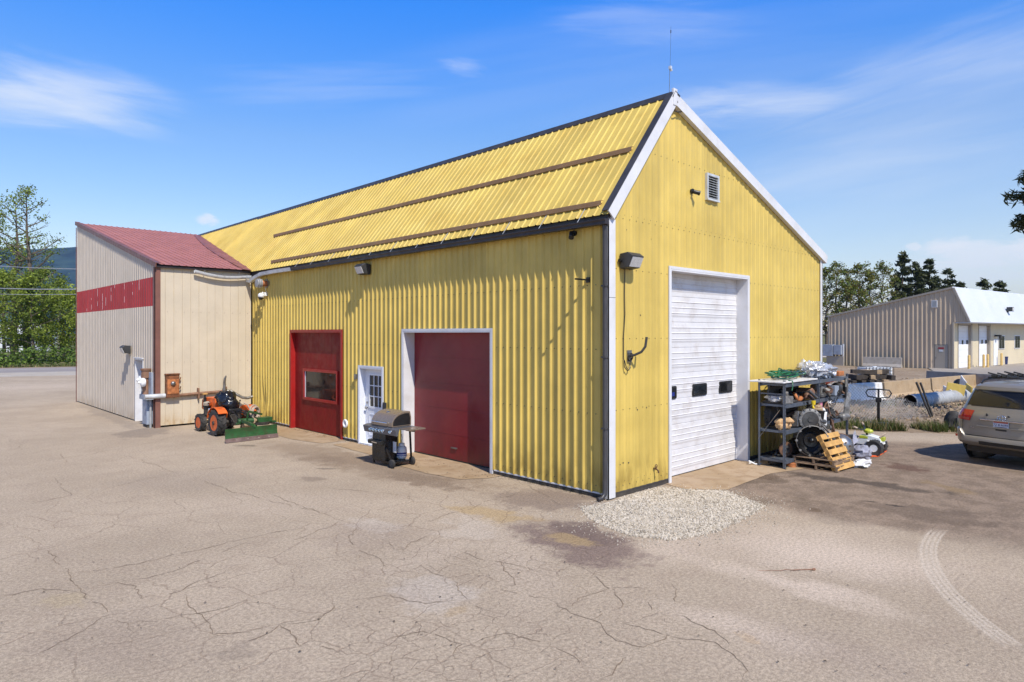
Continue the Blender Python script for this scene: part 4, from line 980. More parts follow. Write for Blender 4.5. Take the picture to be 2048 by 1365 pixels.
f=MB(); f.cyl((-.1,-.84,.36),(.18,-.86,.36),.075,n=12); f.cyl((.25,-.86,.46),(.42,-.88,.46),.05,n=10); f.tube([(.16,-.86,.36),(.22,-.92,.40),(.25,-.86,.52)],.04,8); f.build('hydraulic_pump','wood_tan',tr,smooth=50)
# curved blade: upper sheet green, cutting edge worn
def bl(i,n=7):
    t=i/n; return (-1.64+.035*math.sin(PI*t)+.05*t, .012+.375*t)
bx0,bx1=-.93,.60
f=MB(); n=7
for i in range(2,n):
    (y0,z0),(y1,z1)=bl(i),bl(i+1); f.prism([(bx0,y0,z0),(bx1,y0,z0),(bx1,y1,z1),(bx0,y1,z1)],(0,.014,0))
ba=f.build('blade','green_paint',tr)
f=MB()
for i in range(0,2):
    (y0,z0),(y1,z1)=bl(i),bl(i+1); f.prism([(bx0-.01,y0-.008,z0),(bx1+.01,y0-.008,z0),(bx1+.01,y1-.008,z1),(bx0-.01,y1-.008,z1)],(0,.022,0))
f.build('cutting_edge','blade_worn',ba)
for x in (-.62,-.30,0.02,.32): f=MB(); f.cyl((x,bl(1)[0]-.022,bl(1)[1]),(x,bl(1)[0],bl(1)[1]),.016,n=8); f.build('bolt','chrome',ba)
f=MB(); f.bar((-.16,-.95,.50),(-.16,-1.60,.44),.08,.08); f.bar((.05,-.95,.42),(-.1,-1.62,.40),.06,.06); f.build('blade_arm','green_paint',tr)

# ---------------------------------------------------------------- gas grill in front of the white door
g=thing('gas_grill','black gas grill with brown domed lid on a wheeled cart before the white door','grill',(-.97,5.52,0),.05)
f=MB(); f.box(-.30,.16,-.36,.42,.86,.97); f.build('firebox','black_paint',g,bevel=.012)
n=10; pr=[(-.33,.93)]
for i in range(n+1):
    a=PI*(1-i/n*.56); pr.append((.10+.43*math.cos(a),.985+.275*math.sin(a)))
pr+=[(.215,1.12),(.215,.93)]
f=MB(); f.prism([(x,-.40,z) for x,z in pr],(0,.80,0)); lid=f.build('lid','grill_lid',g,bevel=.008)
for y in (-.404,.400): f=MB(); f.prism([(x*.88-.01,y,.955+(z-.93)*.80) for x,z in pr],(0,.006,0)); f.build('lid_end','black_plastic',lid)
f=MB(); f.cyl((-.385,-.30,1.02),(-.385,.30,1.02),.016,n=10)
for y in (-.28,.28): f.cyl((-.385,y,1.02),(-.31,y,1.02),.012)
f.build('lid_handle','chrome',lid,smooth=50)
f=MB(); f.lathe([(.045,0),(.045,.015),(.03,.02),(0,.02)],T(-.10,.05,1.232)@RY(-.45),16); f.build('thermometer','chrome',lid,smooth=50)
# sloping control panel with six knobs
f=MB(); f.prism([(-.40,-.62,.90),(-.30,-.62,.925),(.20,-.62,.925),(.20,-.62,.905),(-.28,-.62,.90),(-.34,-.62,.75),(-.36,-.62,.75)],(0,1.26,0)); f.build('control_panel','grill_panel',g,bevel=.006)
f=MB(); f.prism([(-.36,-.98,.925),(.19,-.98,.925),(.19,-.63,.925),(-.36,-.63,.925)],(0,0,-.03)) if False else f.box(-.26,.19,-.95,-.625,.895,.927); f.box(-.10,-.06,-.9,-.6,.85,.895); f.build('side_shelf','grill_lid',g,bevel=.006)
for y in (.34,.22,.10,-.02,-.14,-.42):
    k=MB(); dn=V((-.97,0,.25)); c=V((-.385,y,.83)); k.cyl(c,c+dn*.015,.036,n=14); k.cyl(c+dn*.015,c+dn*.045,.022,n=12); k.build('knob','chrome',g,smooth=40)
f=MB(); f.prism([(-.31,-.10,.13),(.06,-.10,.13),(.06,-.10,.86),(-.28,-.10,.86),(-.31,-.10,.52)],(0,.50,0)); f.build('cabinet','black_paint',g,bevel=.01)
f=MB(); f.prism([(-.40,-.06,.50),(-.30,-.06,.48),(-.30,-.06,.60),(-.41,-.06,.585)],(0,.50,0)); f.build('front_shelf','black_plastic',g,bevel=.01)
f=MB(); f.bar((-.405,.08,.54),(-.405,.28,.545),.004,.02); f.build('badge','chrome',g)
f=MB()
for p,q in (((-.27,.38,0.03),(-.27,.38,.86)),((.16,.38,.03),(.16,.38,.88)),((-.27,-.34,.10),(-.27,-.05,.5)),((.25,-.36,.08),(.20,-.36,.90)),((-.27,-.34,.11),(.25,-.34,.11)),((-.27,.38,.11),(-.27,-.34,.11)),((.16,.38,.11),(.24,-.34,.11))): f.bar(p,q,.035,.035)
f.build('cart_frame','black_paint',g)
f=MB(); f.box(-.25,.22,-.33,.36,.115,.13); f.build('bottom_tray','black_paint',g)
for x in (-.30,.27):
    k=MB(); k.lathe([(.03,-.03),(.085,-.03),(.098,-.022),(.098,.022),(.085,.03),(.03,.03)],T(x,-.36,.098)@RX(0)@RY(PI/2),20); wo=k.build('wheel','rubber',g,smooth=40)
    k=MB(); k.cyl((x-.035,-.36,.098),(x+.035,-.36,.098),.055,n=16); k.build('hub','grey_dark',wo,smooth=40)
t=thing('propane_tank','white propane tank with blue bands standing on the tray of the grill','gas tank',(-.83,5.38,.135)); t.scale=(.78,.78,.78)
f=MB(); f.lathe([(.10,0),(.12,.02),(.15,.05),(.155,.12),(.155,.28),(.14,.34),(.10,.38),(.06,.40)],None,24); f.build('body','white_tank',t,smooth=50)
for z0,z1 in ((.10,.125),(.15,.20)): f=MB(); f.lathe([(.1565,z0),(.1565,z1)],None,24,cap=False); f.build('band','blue_band',t,smooth=50)
f=MB(); f.lathe([(.09,.38),(.09,.46),(.085,.46),(.085,.38)],None,18,cap=False); f.cyl((0,0,.39),(0,0,.46),.03); f.build('collar','white_tank',t,smooth=50)
f=MB(); f.tube([(0,-.02,.46),(-.02,-.04,.54),(.02,-.0,.62),(.03,.04,.72)],.012,6); f.build('hose','black_plastic',t,smooth=60)
f=MB(); f.box(-.165,-.158,-.06,.07,.17,.42); tag(f.build('paper_tag','white_plain'),'blank white card leaning on the propane tank','card'); bpy.context.view_layer.update(); bpy.data.objects['paper_tag'].location=(-.90,5.32,.14)
# ---------------------------------------------------------------- storage rack and scrap by the gable
RXS=(5.05,6.93,8.80); RF,RB=-1.04,-.42
rk=thing('storage_rack','blue grey steel rack of three shelves loaded with scrap against the gable wall','rack',(0,0,0))
for x in RXS:
    for y,s in ((RF,1),(RB,-1)):
        f=MB(); f.box(x-.022,x+.022,y-.004,y+.004,0,1.99); f.box(x-.022,x-.014,y,y+s*.045,0,1.99); f.box(x-.045,x+.045,y-.03,y+.03,0,.008)
        for i in range(24): f.box(x-.006,x+.006,y-.0065,y-.004,.1+i*.078,.13+i*.078,1)
        f.build('post',['rack_blue','black_plastic'],rk)
RZL=(.20,.86,1.45,1.92)
for bay in (0,1):
    x0,x1=RXS[bay]+.02,RXS[bay+1]-.02
    for i,z in enumerate(RZL):
        f=MB(); zz=z-(0 if bay==0 else 0.0)
        if bay==0 and i==0: x1_=x0+.42
        elif bay==1 and i==0: continue
        else: x1_=x1
        f.box(x0,x1_,RF-.012,RF+.018,zz-.085,zz); f.box(x0,x1_,RB-.018,RB+.012,zz-.085,zz); f.box(x0-.005,x0+.025,RF,RB,zz-.06,zz-.01)
        f.box(x0,x1_,RF+.018,RB-.018,zz-.03,zz-.012)
        f.build('shelf','rack_blue',rk)
f=MB(); f.box(RXS[0]-.012,RXS[0]+.0,RF,RB,1.66,1.69); f.build('end_bar','rack_blue',rk)
f=MB(); f.bar((RXS[0]-.02,RB,.62),(RXS[0]-.01,RF+.12,1.32),.03,.006); f.build('brace','steel',rk)
tag(MB().box(4.88,6.75,-1.08,-.25,1.935,1.965).build('board','white_board',bevel=.004),'paint spattered white board lying on top of the rack under the green hose','board')
def blob(name,label,cat,c,r,mat,nz=.3,fr=2.2,n=16,seed=1,sm=60,group=None,R=None):
    f=MB(); f.ball((0,0,0),r,n,0,nz,fr,seed,R); o=f.build(name,mat,None,smooth=sm); o.location=c; return tag(o,label,cat,group)
# green hose tangle
random.seed(11)
f=MB()
for k in range(13):
    c=V((5.85+rnd(-.5,.6),-.68+rnd(-.1,.1),1.985)); a=rnd(.25,.62); b=rnd(.12,.24); ph=rnd(0,6); pts=[]
    for i in range(26):
        t=i/25*2*PI*rnd(.98,1.02)+ph; pts.append((c.x+a*math.cos(t)+.06*math.sin(3*t+k),c.y+b*math.sin(t)+.04*math.cos(2*t+k),1.985+.012*k+.05*abs(math.sin(t*1.5+k))))
    f.tube(pts,.0125,6,m=k%3==0)
f.tube([(5.35,-.75,2.0),(5.40,-.72,2.15),(5.48,-.70,2.24),(5.60,-.70,2.22),(5.62,-.72,2.10),(5.5,-.74,2.05),(5.46,-.72,2.14),(5.62,-.72,2.20),(5.8,-.74,2.12),(6.1,-.75,2.1)],.0125,6)
f.tube([(5.3,-1.0,1.98),(5.32,-1.09,1.97),(5.30,-1.10,1.84),(5.26,-1.10,1.76)],.0125,6)
tag(f.build('garden_hose',['hose_green','hose_dark'],smooth=60),'tangled green garden hose heaped on the white board','hose')
# foil sheet bundle
f=MB()
f.ball((7.55,-.70,2.10),(.52,.30,.22),26,0,.55,3.2,4); f.ball((8.05,-.72,2.06),(.42,.26,.16),22,0,.6,3.5,9); f.ball((7.2,-.62,2.14),(.25,.24,.21),18,0,.6,4.2,14)
o=f.build('foil_bundle','foil',smooth=25); tag(o,'crumpled silver sheet bundle on top of the rack at its far end','bundle')
tag(MB().box(8.35,8.72,-.98,-.55,1.94,2.06).build('brick_block','rust_orange',bevel=.01),'reddish brown block beside the far post on the rack top','block')
def gearbox(name,label,loc,rz,s=1.,ring='alu_cast',core='grime',tail=True,cat='gearbox',group=None):
    t=thing(name,label,cat,loc,rz,group)   # axis along local x, open bell facing -x
    f=MB(); f.lathe([(.30*s,0),(.31*s,.01*s),(.31*s,.04*s),(.27*s,.10*s),(.21*s,.26*s),(.17*s,.34*s)],RY(PI/2),22,cap=False); f.lathe([(.28*s,.005*s),(.25*s,.06*s),(.16*s,.12*s),(.14*s,.10*s),(.05*s,.11*s),(.04*s,.02*s),(.0,.0)],RY(PI/2),22,1,cap=False)
    for i in range(9):
        a=2*PI*i/9; f.cyl((.0,.30*s*math.cos(a),.30*s*math.sin(a)),(.05*s,.30*s*math.cos(a),.30*s*math.sin(a)),.025*s,n=8)
    f.build('bell_housing',[ring,core],t,smooth=40)
    f=MB(); f.cbox((.50*s,0,0),(.34*s,.28*s,.30*s)); f.cbox((.48*s,0,-.17*s),(.30*s,.24*s,.08*s))
    for i in range(5): f.cbox(((.38+.06*i)*s,0,0),(.018*s,.31*s,.33*s))
    if tail: f.cyl((.66*s,0,0),(.98*s,0,-.02*s),.10*s,.065*s,12); f.cyl((.98*s,0,-.02*s),(1.06*s,0,-.02*s),.05*s,n=10)
    f.build('case',ring if ring!='chrome' else 'alu_cast',t,bevel=.012*s)
    return t
def engine(name,label,loc,rz,s=1.,mat='alu_cast'):
    t=thing(name,label,'engine part',loc,rz)
    f=MB(); f.cbox((0,0,.16*s),(.56*s,.30*s,.30*s)); f.cbox((0,.0,.35*s),(.50*s,.20*s,.10*s)); 
    for i in range(4): f.cyl(((-.2+.13*i)*s,-.15*s,.22*s),((-.2+.13*i)*s,-.27*s,.16*s),.04*s,n=9); f.cbox(((-.2+.13*i)*s,.02*s,.42*s),(.07*s,.14*s,.06*s))
    f.build('block',mat,t,bevel=.014*s)
    f=MB(); f.tube([(-.28*s,-.28*s,.15*s),(0,-.31*s,.13*s),(.28*s,-.28*s,.18*s),(.36*s,-.1*s,.3*s)],.045*s,8); f.cyl((-.30*s,0,.12*s),(-.34*s,0,.12*s),.10*s,n=14); f.cyl((-.30*s,.08*s,.30*s),(-.33*s,.08*s,.30*s),.06*s,n=12); f.build('manifold','iron_rusty',t,smooth=45)
    return t
# top shelf of the near bay
o=blob('hood_scoop','grey crumpled metal scoop lying on the near end of the third shelf','panel',(5.40,-.74,1.55),(.36,.26,.10),'foil',.35,2.4,20,6)
f=MB(); f.box(5.1,5.85,-.98,-.48,1.44,1.50); tag(f.build('oil_pan','grime',bevel=.02),'dark flat pan under the grey scoop on the third shelf','pan')
f=MB(); f.torus((6.02,-.86,1.55),.085,.04,(.6,-1,.5),16,8); f.cyl((6.02,-.8,1.5),(6.2,-.72,1.5),.055,n=12); f.ball((6.16,-.9,1.50),(.10,.07,.06),10,0,.4,3,2)
tag(f.build('turbo_part','rust_orange',smooth=50),'orange rusted turbo casting on the third shelf right of the near post','engine part')
random.seed(5); f=MB()
for i in range(14):
    p=V((rnd(6.2,6.55),rnd(-1.0,-.6),1.47+rnd(0,.05))); q=p+V((rnd(-.12,.12),rnd(-.1,.1),rnd(-.01,.05))); f.cyl(p,q,rnd(.012,.03),n=7)
tag(f.build('bolt_pile','iron_rusty',smooth=50),'heap of small rusty rods and bolts on the third shelf','scrap')
f=MB(); f.prism([(6.42,-.98,1.47),(6.86,-.98,1.47),(6.84,-.98,1.66),(6.70,-.98,1.73),(6.50,-.98,1.66)],(0,.34,0)); tag(f.build('starter_cover','rust_pipe',bevel=.02),'tan brown cast cover beside the middle post on the third shelf','engine part')
f=MB(); f.box(6.0,6.9,-.56,-.46,1.5,1.84); tag(f.build('dark_crate','wood_dark',bevel=.01),'dark crate standing at the back of the third shelf','crate')
# second shelf of the near bay
random.seed(21)
for i in range(9):
    x=5.14+.075*(i%5)+rnd(-.02,.02)+(.03 if i>4 else 0); z=.93+(.10 if i>4 else 0)
    blob('firewood_chunk','tan broken chunk in the heap at the near end of the second shelf','chunk',(x+.08,-.92+rnd(-.03,.12),z),(rnd(.08,.12),rnd(.08,.11),rnd(.06,.085)),'stone_tan',.55,1.8,10,i+3,30,'tan chunks heaped on the second shelf')
t=thing('old_tyre','worn dark tyre propped at the back of the second shelf','tyre',(5.45,-.52,1.14),PI/2+.1)
f=MB(); tyre(f,.26,.15,.15,18,chev=False); f.build('tread','rubber',t,smooth=40)
f=MB(); f.cyl((5.95,-.9,1.0),(6.75,-.75,1.03),.06,n=10); f.cyl((6.05,-.75,.93),(6.8,-.95,.95),.045,n=10); f.cyl((6.0,-.6,1.06),(6.7,-.6,1.12),.05,n=10); f.tube([(5.9,-1.0,1.04),(6.1,-1.02,1.22),(6.2,-.95,1.12),(6.4,-.95,1.2)],.018,7)
tag(f.build('pipe_bundle','rust_pipe',smooth=50),'bundle of rusty brown pipes on the second shelf','pipes')
f=MB(); f.prism([(5.8,-1.0,.88),(6.05,-1.0,.88),(6.0,-1.0,1.22),(5.86,-1.0,1.24)],(.0,.10,.0)); tag(f.build('bent_bracket','steel',bevel=.01),'pale bent sheet bracket leaning behind the near post','bracket')
t=thing('bucket','black bucket wearing a torn white bag, full of tan scrap, by the middle post','bucket',(6.70,-1.10,.87))
f=MB(); f.lathe([(.12,0),(.155,.30),(.165,.30),(.165,.33),(.15,.33)],None,18); f.build('pail','black_plastic',t,smooth=40)
f=MB(); f.ball((.10,-.10,.12),(.09,.06,.24),14,0,.5,3,7); f.build('bag','white_plain',t,smooth=40)
f=MB(); f.cbox((-.02,0,.37),(.34,.22,.05),0,RZ(.4)@RX(.1)); f.cbox((.04,.03,.42),(.30,.14,.04),0,RZ(.1)); f.build('scrap','wood_tan',t,bevel=.008)
f=MB(); f.torus((0,0,0),.05,.02,(.3,-1,.2),14,6); f.ball((.0,0,-.02),(.055,.03,.05),10,0,.4,3,3); f.cyl((0,0,.04),(0,.01,.14),.05,.07,10)
o=f.build('strap_buckle','wire_yellow',smooth=50); o.location=(6.50,-1.07,1.30); tag(o,'bright yellow strap end hanging over the third shelf edge','strap')
# floor under the near bay
gearbox('gearbox','dark greasy gearbox lying on the bottom shelf behind the near post',(6.35,-.72,.34),PI,.62,'grime','grime')
def pallet(name,label,loc,rot,mat,L=1.1,W=.9,ns=5,group=None):
    t=thing(name,label,'pallet',loc,0,group); t.rotation_euler=rot
    sw=L/ns*.72
    for i in range(ns):
        x=-L/2+sw/2+(L-sw)*i/(ns-1); f=MB(); f.cbox((x,0,.115),(sw,W,.020)); f.build('top_slat',mat,t,bevel=.003)
    for y in (-W/2+.04,0,W/2-.04): f=MB(); f.cbox((0,y,.0625),(L,.045,.085)); f.build('stringer',mat,t,bevel=.003)
    for x in (-L/2+.06,0,L/2-.06): f=MB(); f.cbox((x,0,.010),(.10,W,.018)); f.build('bottom_slat',mat,t,bevel=.003)
    return t
pallet('pallet','weathered brown pallet at the bottom of the pair under the big gearbox',(6.0,-1.52,.0),(0,0,.05),'wood_old',1.1,.95)
pallet('pallet','weathered brown pallet on top of the pair under the big gearbox',(6.03,-1.50,.128),(0,0,-.03),'wood_old',1.1,.95)
pl=pallet('pallet','clean yellow pallet leaning against the scrap pile',(5.95,-1.735,.36),(0,0,0),'wood_new',.84,.86,5)
pl.rotation_euler=(Matrix.Rotation(-.07,3,'Z')@Matrix.Rotation(math.radians(62),3,'X')@Matrix.Rotation(PI/2,3,'Z')).to_euler()
gx=G(1612,892,.60)
gearbox('gearbox','big gearbox with a black open bell rimmed in bare metal on the pallet pair',(5.60,-1.42,.62),.62,1.12,'alu_cast','black_paint')
t=thing('flywheel_housing','shiny silver ring housing with a dark centre on top of the big gearbox','engine part',(5.98,-1.22,1.05),.7)
f=MB(); f.lathe([(.20,0),(.25,.02),(.25,.10),(.20,.14),(.17,.14)],RY(PI/2),22)
for i in range(12):
    a=2*PI*i/12; f.cyl((-.01,.24*math.cos(a),.24*math.sin(a)),(.12,.24*math.cos(a),.24*math.sin(a)),.022,n=7)
f.build('ring','alu_cast',t,smooth=40); f=MB(); f.cyl((-.012,0,0),(.05,0,0),.185,n=22); f.cyl((-.03,0,0),(-.01,0,0),.06,n=12); f.build('plate','steel_dark',t,smooth=40)
f=MB(); f.tube([(5.70,-1.55,.98),(6.0,-1.40,.98),(6.35,-1.35,.88),(6.5,-1.45,.70)],.022,8); f.tube([(6.15,-1.3,1.12),(6.3,-1.32,.95),(6.45,-1.4,.86)],.02,8); f.torus((6.47,-1.48,.84),.045,.016,(.6,-1,0),14,6); tag(f.build('bent_rods','alu_cast',smooth=50),'bent silvery rods draped over the big gearbox','rods')
t=thing('torque_converter','dull grey drum shaped converter standing behind the leaning pallet','engine part',(6.85,-1.55,.36),.75)
f=MB(); f.lathe([(.08,-.26),(.16,-.25),(.26,-.16),(.30,-.05),(.30,.08),(.27,.16),(.20,.22),(.08,.24)],RY(PI/2),24); f.build('drum','steel',t,smooth=40); f=MB(); f.lathe([(.31,-.02),(.325,-.01),(.325,.03),(.31,.04)],RY(PI/2),24,cap=False); 
for i in range(7):
    a=2*PI*i/7; f.cyl((-.24,.14*math.cos(a),.14*math.sin(a)),(-.27,.14*math.cos(a),.14*math.sin(a)),.02,n=7)
f.build('ring_gear','iron_rusty',t,smooth=40)
f=MB(); f.torus((7.25,-1.25,.70),.24,.02,(.5,-1,.2),22,6); f.torus((7.28,-1.22,.70),.19,.02,(.5,-1,.2),22,6)
for i in range(8):
    a=2*PI*i/8; f.bar((7.25,-1.25,.70),(7.25+.21*math.cos(a),-1.25+.10*math.cos(a),.70+.23*math.sin(a)),.02,.02)
tag(f.build('spoked_wheel','iron_rusty',smooth=50),'rusty spoked wheel leaning by the far post','wheel')
engine('engine_block','small greasy engine block on the ground under the far bay',(7.75,-.95,.0),.3,.9,'grime')
blob('rubbish_bag','dark shiny torn rubbish bag on the ground beside the toy quad','bag',(7.55,-1.78,.16),(.27,.22,.19),'plastic_grey',.5,2.6,22,4,30)
o=blob('plastic_sheet','pale torn plastic sheet spilling on the ground by the leaning pallet','sheet',(6.75,-2.05,.05),(.40,.20,.06),'white_board',.7,2.6,24,12,30)
f=MB(); f.add([(7.2,-1.7,.35),(7.6,-1.6,.62),(7.85,-1.55,.66),(7.85,-1.62,.38),(7.5,-1.75,.45)],[(0,1,4),(1,2,3,4)]); f.prism([(7.2,-1.72,.34),(7.62,-1.62,.62),(7.64,-1.62,.585),(7.26,-1.72,.30)],(0,.03,0)); tag(f.build('fender_piece','plastic_grey',bevel=.004),'cracked silver bodywork piece leaning beside the toy quad','panel')
# far bay, third shelf
engine('engine_block','pale cast engine block on the third shelf of the far bay',(7.50,-.80,1.45),.15,.92,'alu_cast')
f=MB(); f.cyl((7.65,-.95,1.80),(8.1,-.9,1.84),.035,n=10); f.ball((7.7,-.93,1.82),(.10,.06,.045),10,0,.5,3,2); f.ball((8.0,-.93,1.84),(.13,.06,.04),12,0,.5,3,5); tag(f.build('orange_straps','traffic_orange',smooth=50),'orange straps tucked under the rack top','straps')
f=MB(); f.prism([(7.95,-1.04,1.46),(8.3,-1.04,1.46),(8.3,-1.04,1.70),(7.95,-1.04,1.72)],(0,.3,0)); tag(f.build('control_box','grey_paint',bevel=.015),'square grey metal box on the far bay third shelf','box')
t=thing('door_mirror','dark door panel with a silver edge hanging on the far post','panel',(8.62,-1.08,1.55),.3)
f=MB(); f.prism([(-.20,0,-.16),(.10,0,-.16),(.16,0,.05),(.10,0,.30),(-.10,0,.34),(-.22,0,.12)],(0,.05,0)); f.build('panel','black_plastic',t,bevel=.015); f=MB(); f.prism([(.08,-.02,-.18),(.17,-.02,-.18),(.20,-.02,.05),(.14,-.02,.34),(.08,-.02,.34)],(0,.03,0)); f.build('edge','steel',t,bevel=.008)
f=MB(); f.lathe([(.05,-.10),(.13,-.08),(.15,0),(.13,.08),(.05,.10)],T(8.28,-.95,1.63)@RY(PI/2),18); tag(f.build('alternator','steel_dark',smooth=40),'dark round alternator on the far bay third shelf','engine part')
# far bay, second shelf
f=MB()
for (a,b) in (((7.05,-1.0,.88),(7.45,-1.02,1.36)),((7.45,-1.02,1.36),(7.75,-1.0,.95)),((7.15,-1.0,.95),(7.7,-1.0,.98)),((7.3,-1.0,1.2),(7.6,-1.0,1.18)),((7.45,-1.0,1.36),(7.5,-.6,1.30))): f.bar(a,b,.028,.028)
tag(f.build('tube_frame','rust_pipe'),'bent triangular tube frame on the second shelf of the far bay','frame')
f=MB(); f.prism([(6.98,-1.02,1.14),(7.18,-1.02,1.12),(7.20,-1.02,1.36),(7.0,-1.02,1.40)],(0,.05,0)); tag(f.build('red_bracket','toy_pink',bevel=.008),'faded red and white bracket by the middle post below the third shelf','bracket')
engine('carburettor','round finned casting on the second shelf of the far bay',(7.95,-.85,.87),-.4,.62,'steel_dark')
f=MB()
pts=[(8.60,-1.05,.86),(8.50,-1.1,.95),(8.52,-1.12,1.15),(8.62,-1.1,1.38),(8.72,-1.08,1.50)]
n=len(pts)
for (a,b) in zip(pts,pts[1:]): f.prism([(a[0]-.12,a[1],a[2]),(a[0]+.08,a[1]-.05,a[2]),(b[0]+.08,b[1]-.05,b[2]),(b[0]-.12*.7,b[1],b[2])],(0,.04,0))
f.ball((8.45,-1.06,.90),(.22,.14,.10),14,0,.3,2,3); tag(f.build('car_fender','alu_cast',smooth=40),'curved grey car fender hung vertically at the far post','panel')
f=MB(); f.box(7.02,7.62,-1.06,-1.03,.66,.80); tag(f.build('metal_strip','steel',bevel=.004),'plain steel strip hooked below the second shelf of the far bay','strip')
f=MB(); f.box(7.6,8.7,-.55,-.46,.9,1.38); tag(f.build('scrap_sheet','wood_dark',bevel=.01),'dark sheet standing at the back of the far bay','panel')
f=MB(); f.lathe([(.10,0),(.10,.09),(.085,.10),(.03,.10)],T(5.42,-1.02,.0),18); tag(f.build('clay_pot','rust_orange',smooth=40),'rusty orange upturned pot on the ground under the near shelf end','pot')
f=MB(); f.tube([(5.30,-.30,.02),(5.15,-.42,.02),(5.0,-.36,.03),(4.9,-.26,.10),(5.02,-.2,.05)],.018,7); f.tube([(5.3,-.2,.02),(5.1,-.3,.05),(4.98,-.22,.03)],.014,7); tag(f.build('white_cable','toy_white',smooth=60),'short white cable curled at the foot of the door jamb','cable')
random.seed(4); f=MB()
for i in range(10): 
    x=rnd(5.1,5.35); f.tube([(x,rnd(-1.0,-.5),.015),(x+rnd(-.1,.1),rnd(-1.1,-.6),.02),(x+rnd(.05,.3),rnd(-1.1,-.5),.015)],.009,5)
tag(f.build('loose_rods','steel_dark'),'thin loose rods on the ground beneath the bottom shelf','rods')
random.seed(33)
CL=[(5.2,6.85,1.46,20),(7.05,8.7,1.46,20),(5.7,6.75,.88,18),(7.0,8.65,.88,20),(5.3,6.7,.03,12),(7.0,8.5,.02,14)]
SHN={1.46:'third shelf',.88:'second shelf',.03:'ground',.02:'ground'}
for (x0,x1,z,n_) in CL:
    bay='near' if x1<6.9 else 'far'
    for i in range(n_):
        f=MB(); k=random.choice('abcd'); s_=rnd(.06,.145)
        if k=='a': f.lathe([(s_*.5,0),(s_,.01),(s_,s_*.8),(s_*.6,s_),(s_*.3,s_*1.4)],None,14)
        elif k=='b': f.cbox((0,0,s_*.6),(s_*2,s_*1.3,s_*1.2),0,RZ(rnd(0,3))); f.cyl((0,0,s_),(s_*.3,0,s_*1.9),s_*.4,n=10)
        elif k=='c': f.tube([(-s_*1.6,0,s_*.3),(-s_*.5,s_*.4,s_*1.4),(s_*.6,0,s_*.9),(s_*1.7,-s_*.4,s_*.3)],s_*.28,8)
        else: f.ball((0,0,s_*.7),(s_*1.2,s_*.9,s_*.7),12,0,.45,2.2,i); f.cyl((s_*.4,0,s_*.7),(s_*1.5,0,s_*.9),s_*.3,n=9)
        o=f.build('scrap_part',random.choice(('steel_dark','iron_rusty','grime','alu_cast','black_paint','grime','steel_dark')),smooth=40,bevel=.004); o.location=(rnd(x0,x1),rnd(-1.0,-.5),z); o.rotation_euler=(0,0,rnd(0,6.2))
        tag(o,'small greasy metal part in the clutter '+('on the '+SHN[z] if z>.5 else 'on the ground under the rack')+' of the '+bay+' rack bay' if z>.5 else 'small greasy metal part in the clutter on the ground under the '+bay+' rack bay','scrap part','scrap '+SHN[z]+' '+bay+' bay')
# larger pieces that fill the rack
def radiator(label,x,y,z,w_,h_,lean=.12):
    t=thing('radiator',label,'radiator',(x,y,z)); t.rotation_euler=(lean,0,rnd(-.15,.15))
    f=MB(); f.box(-w_/2,w_/2,-.02,.02,.04,h_-.04)
    for k in range(int(h_/.03)): f.box(-w_/2,w_/2,-.026,-.02,.05+k*.03,.06+k*.03)
    f.build('core','steel_dark',t); f=MB(); f.box(-w_/2-.01,w_/2+.01,-.035,.035,0,.05); f.box(-w_/2-.01,w_/2+.01,-.035,.035,h_-.05,h_); f.cyl((-w_/2+.06,-.035,h_-.03),(-w_/2+.06,-.10,h_-.03),.022,n=9); f.build('tank','black_plastic',t,bevel=.008)
radiator('dark finned radiator leaning at the back of the near third shelf',5.55,-.52,1.46,.62,.42)
radiator('dark finned radiator leaning at the back of the far third shelf',8.05,-.52,1.46,.75,.40)
radiator('wide dark radiator leaning at the back of the near second shelf',6.3,-.50,.88,.9,.46)
radiator('small dark radiator low behind the big gearbox',6.75,-.60,.22,.6,.5)
def muffler(label,p,q,r=.09):
    t=thing('muffler',label,'muffler',(0,0,0)); p=V(p);q=V(q);d=(q-p)
    f=MB(); f.tube([p+d*.15,p+d*.2,p+d*.8,p+d*.85],[r*.5,r,r,r*.5],14); f.build('can','iron_rusty',t,smooth=40); f=MB(); f.tube([p-d*.25,p+d*.16],r*.3,8); f.tube([p+d*.84,q,q+d*.15+V((0,0,.1))],r*.3,8); f.build('pipe','iron_rusty',t,smooth=50)
muffler('rusty muffler lying across the far second shelf',(7.15,-.95,.98),(7.95,-.75,1.0))
muffler('rusty muffler poking out at the front of the near third shelf',(6.15,-1.05,1.56),(6.75,-.85,1.6),.07)
def brake_disc(label,c,ax,r=.16):
    t=thing('brake_disc',label,'brake disc',c); z=V(ax).normalized(); M_=z.to_track_quat('Z','Y').to_matrix().to_4x4()
    f=MB(); f.lathe([(r*.45,-.012),(r,-.012),(r,.012),(r*.45,.012)],M_,24); f.build('disc','iron_rusty',t,smooth=40); f=MB(); f.lathe([(r*.5,0),(r*.5,.06),(r*.2,.065),(r*.18,.03)],M_,20); f.build('hat','steel_dark',t,smooth=40)
brake_disc('rusted brake disc propped against the far post on the third shelf',(8.45,-1.0,1.63),(-.4,-1,.15))
brake_disc('rusted brake disc standing below the wire wheel under the far bay',(7.05,-1.18,.20),(-.5,-1,.2),.18)
brake_disc('rusted brake disc leaning at the near end under the second shelf',(5.5,-.85,.38),(-.6,-1,.1),.17)
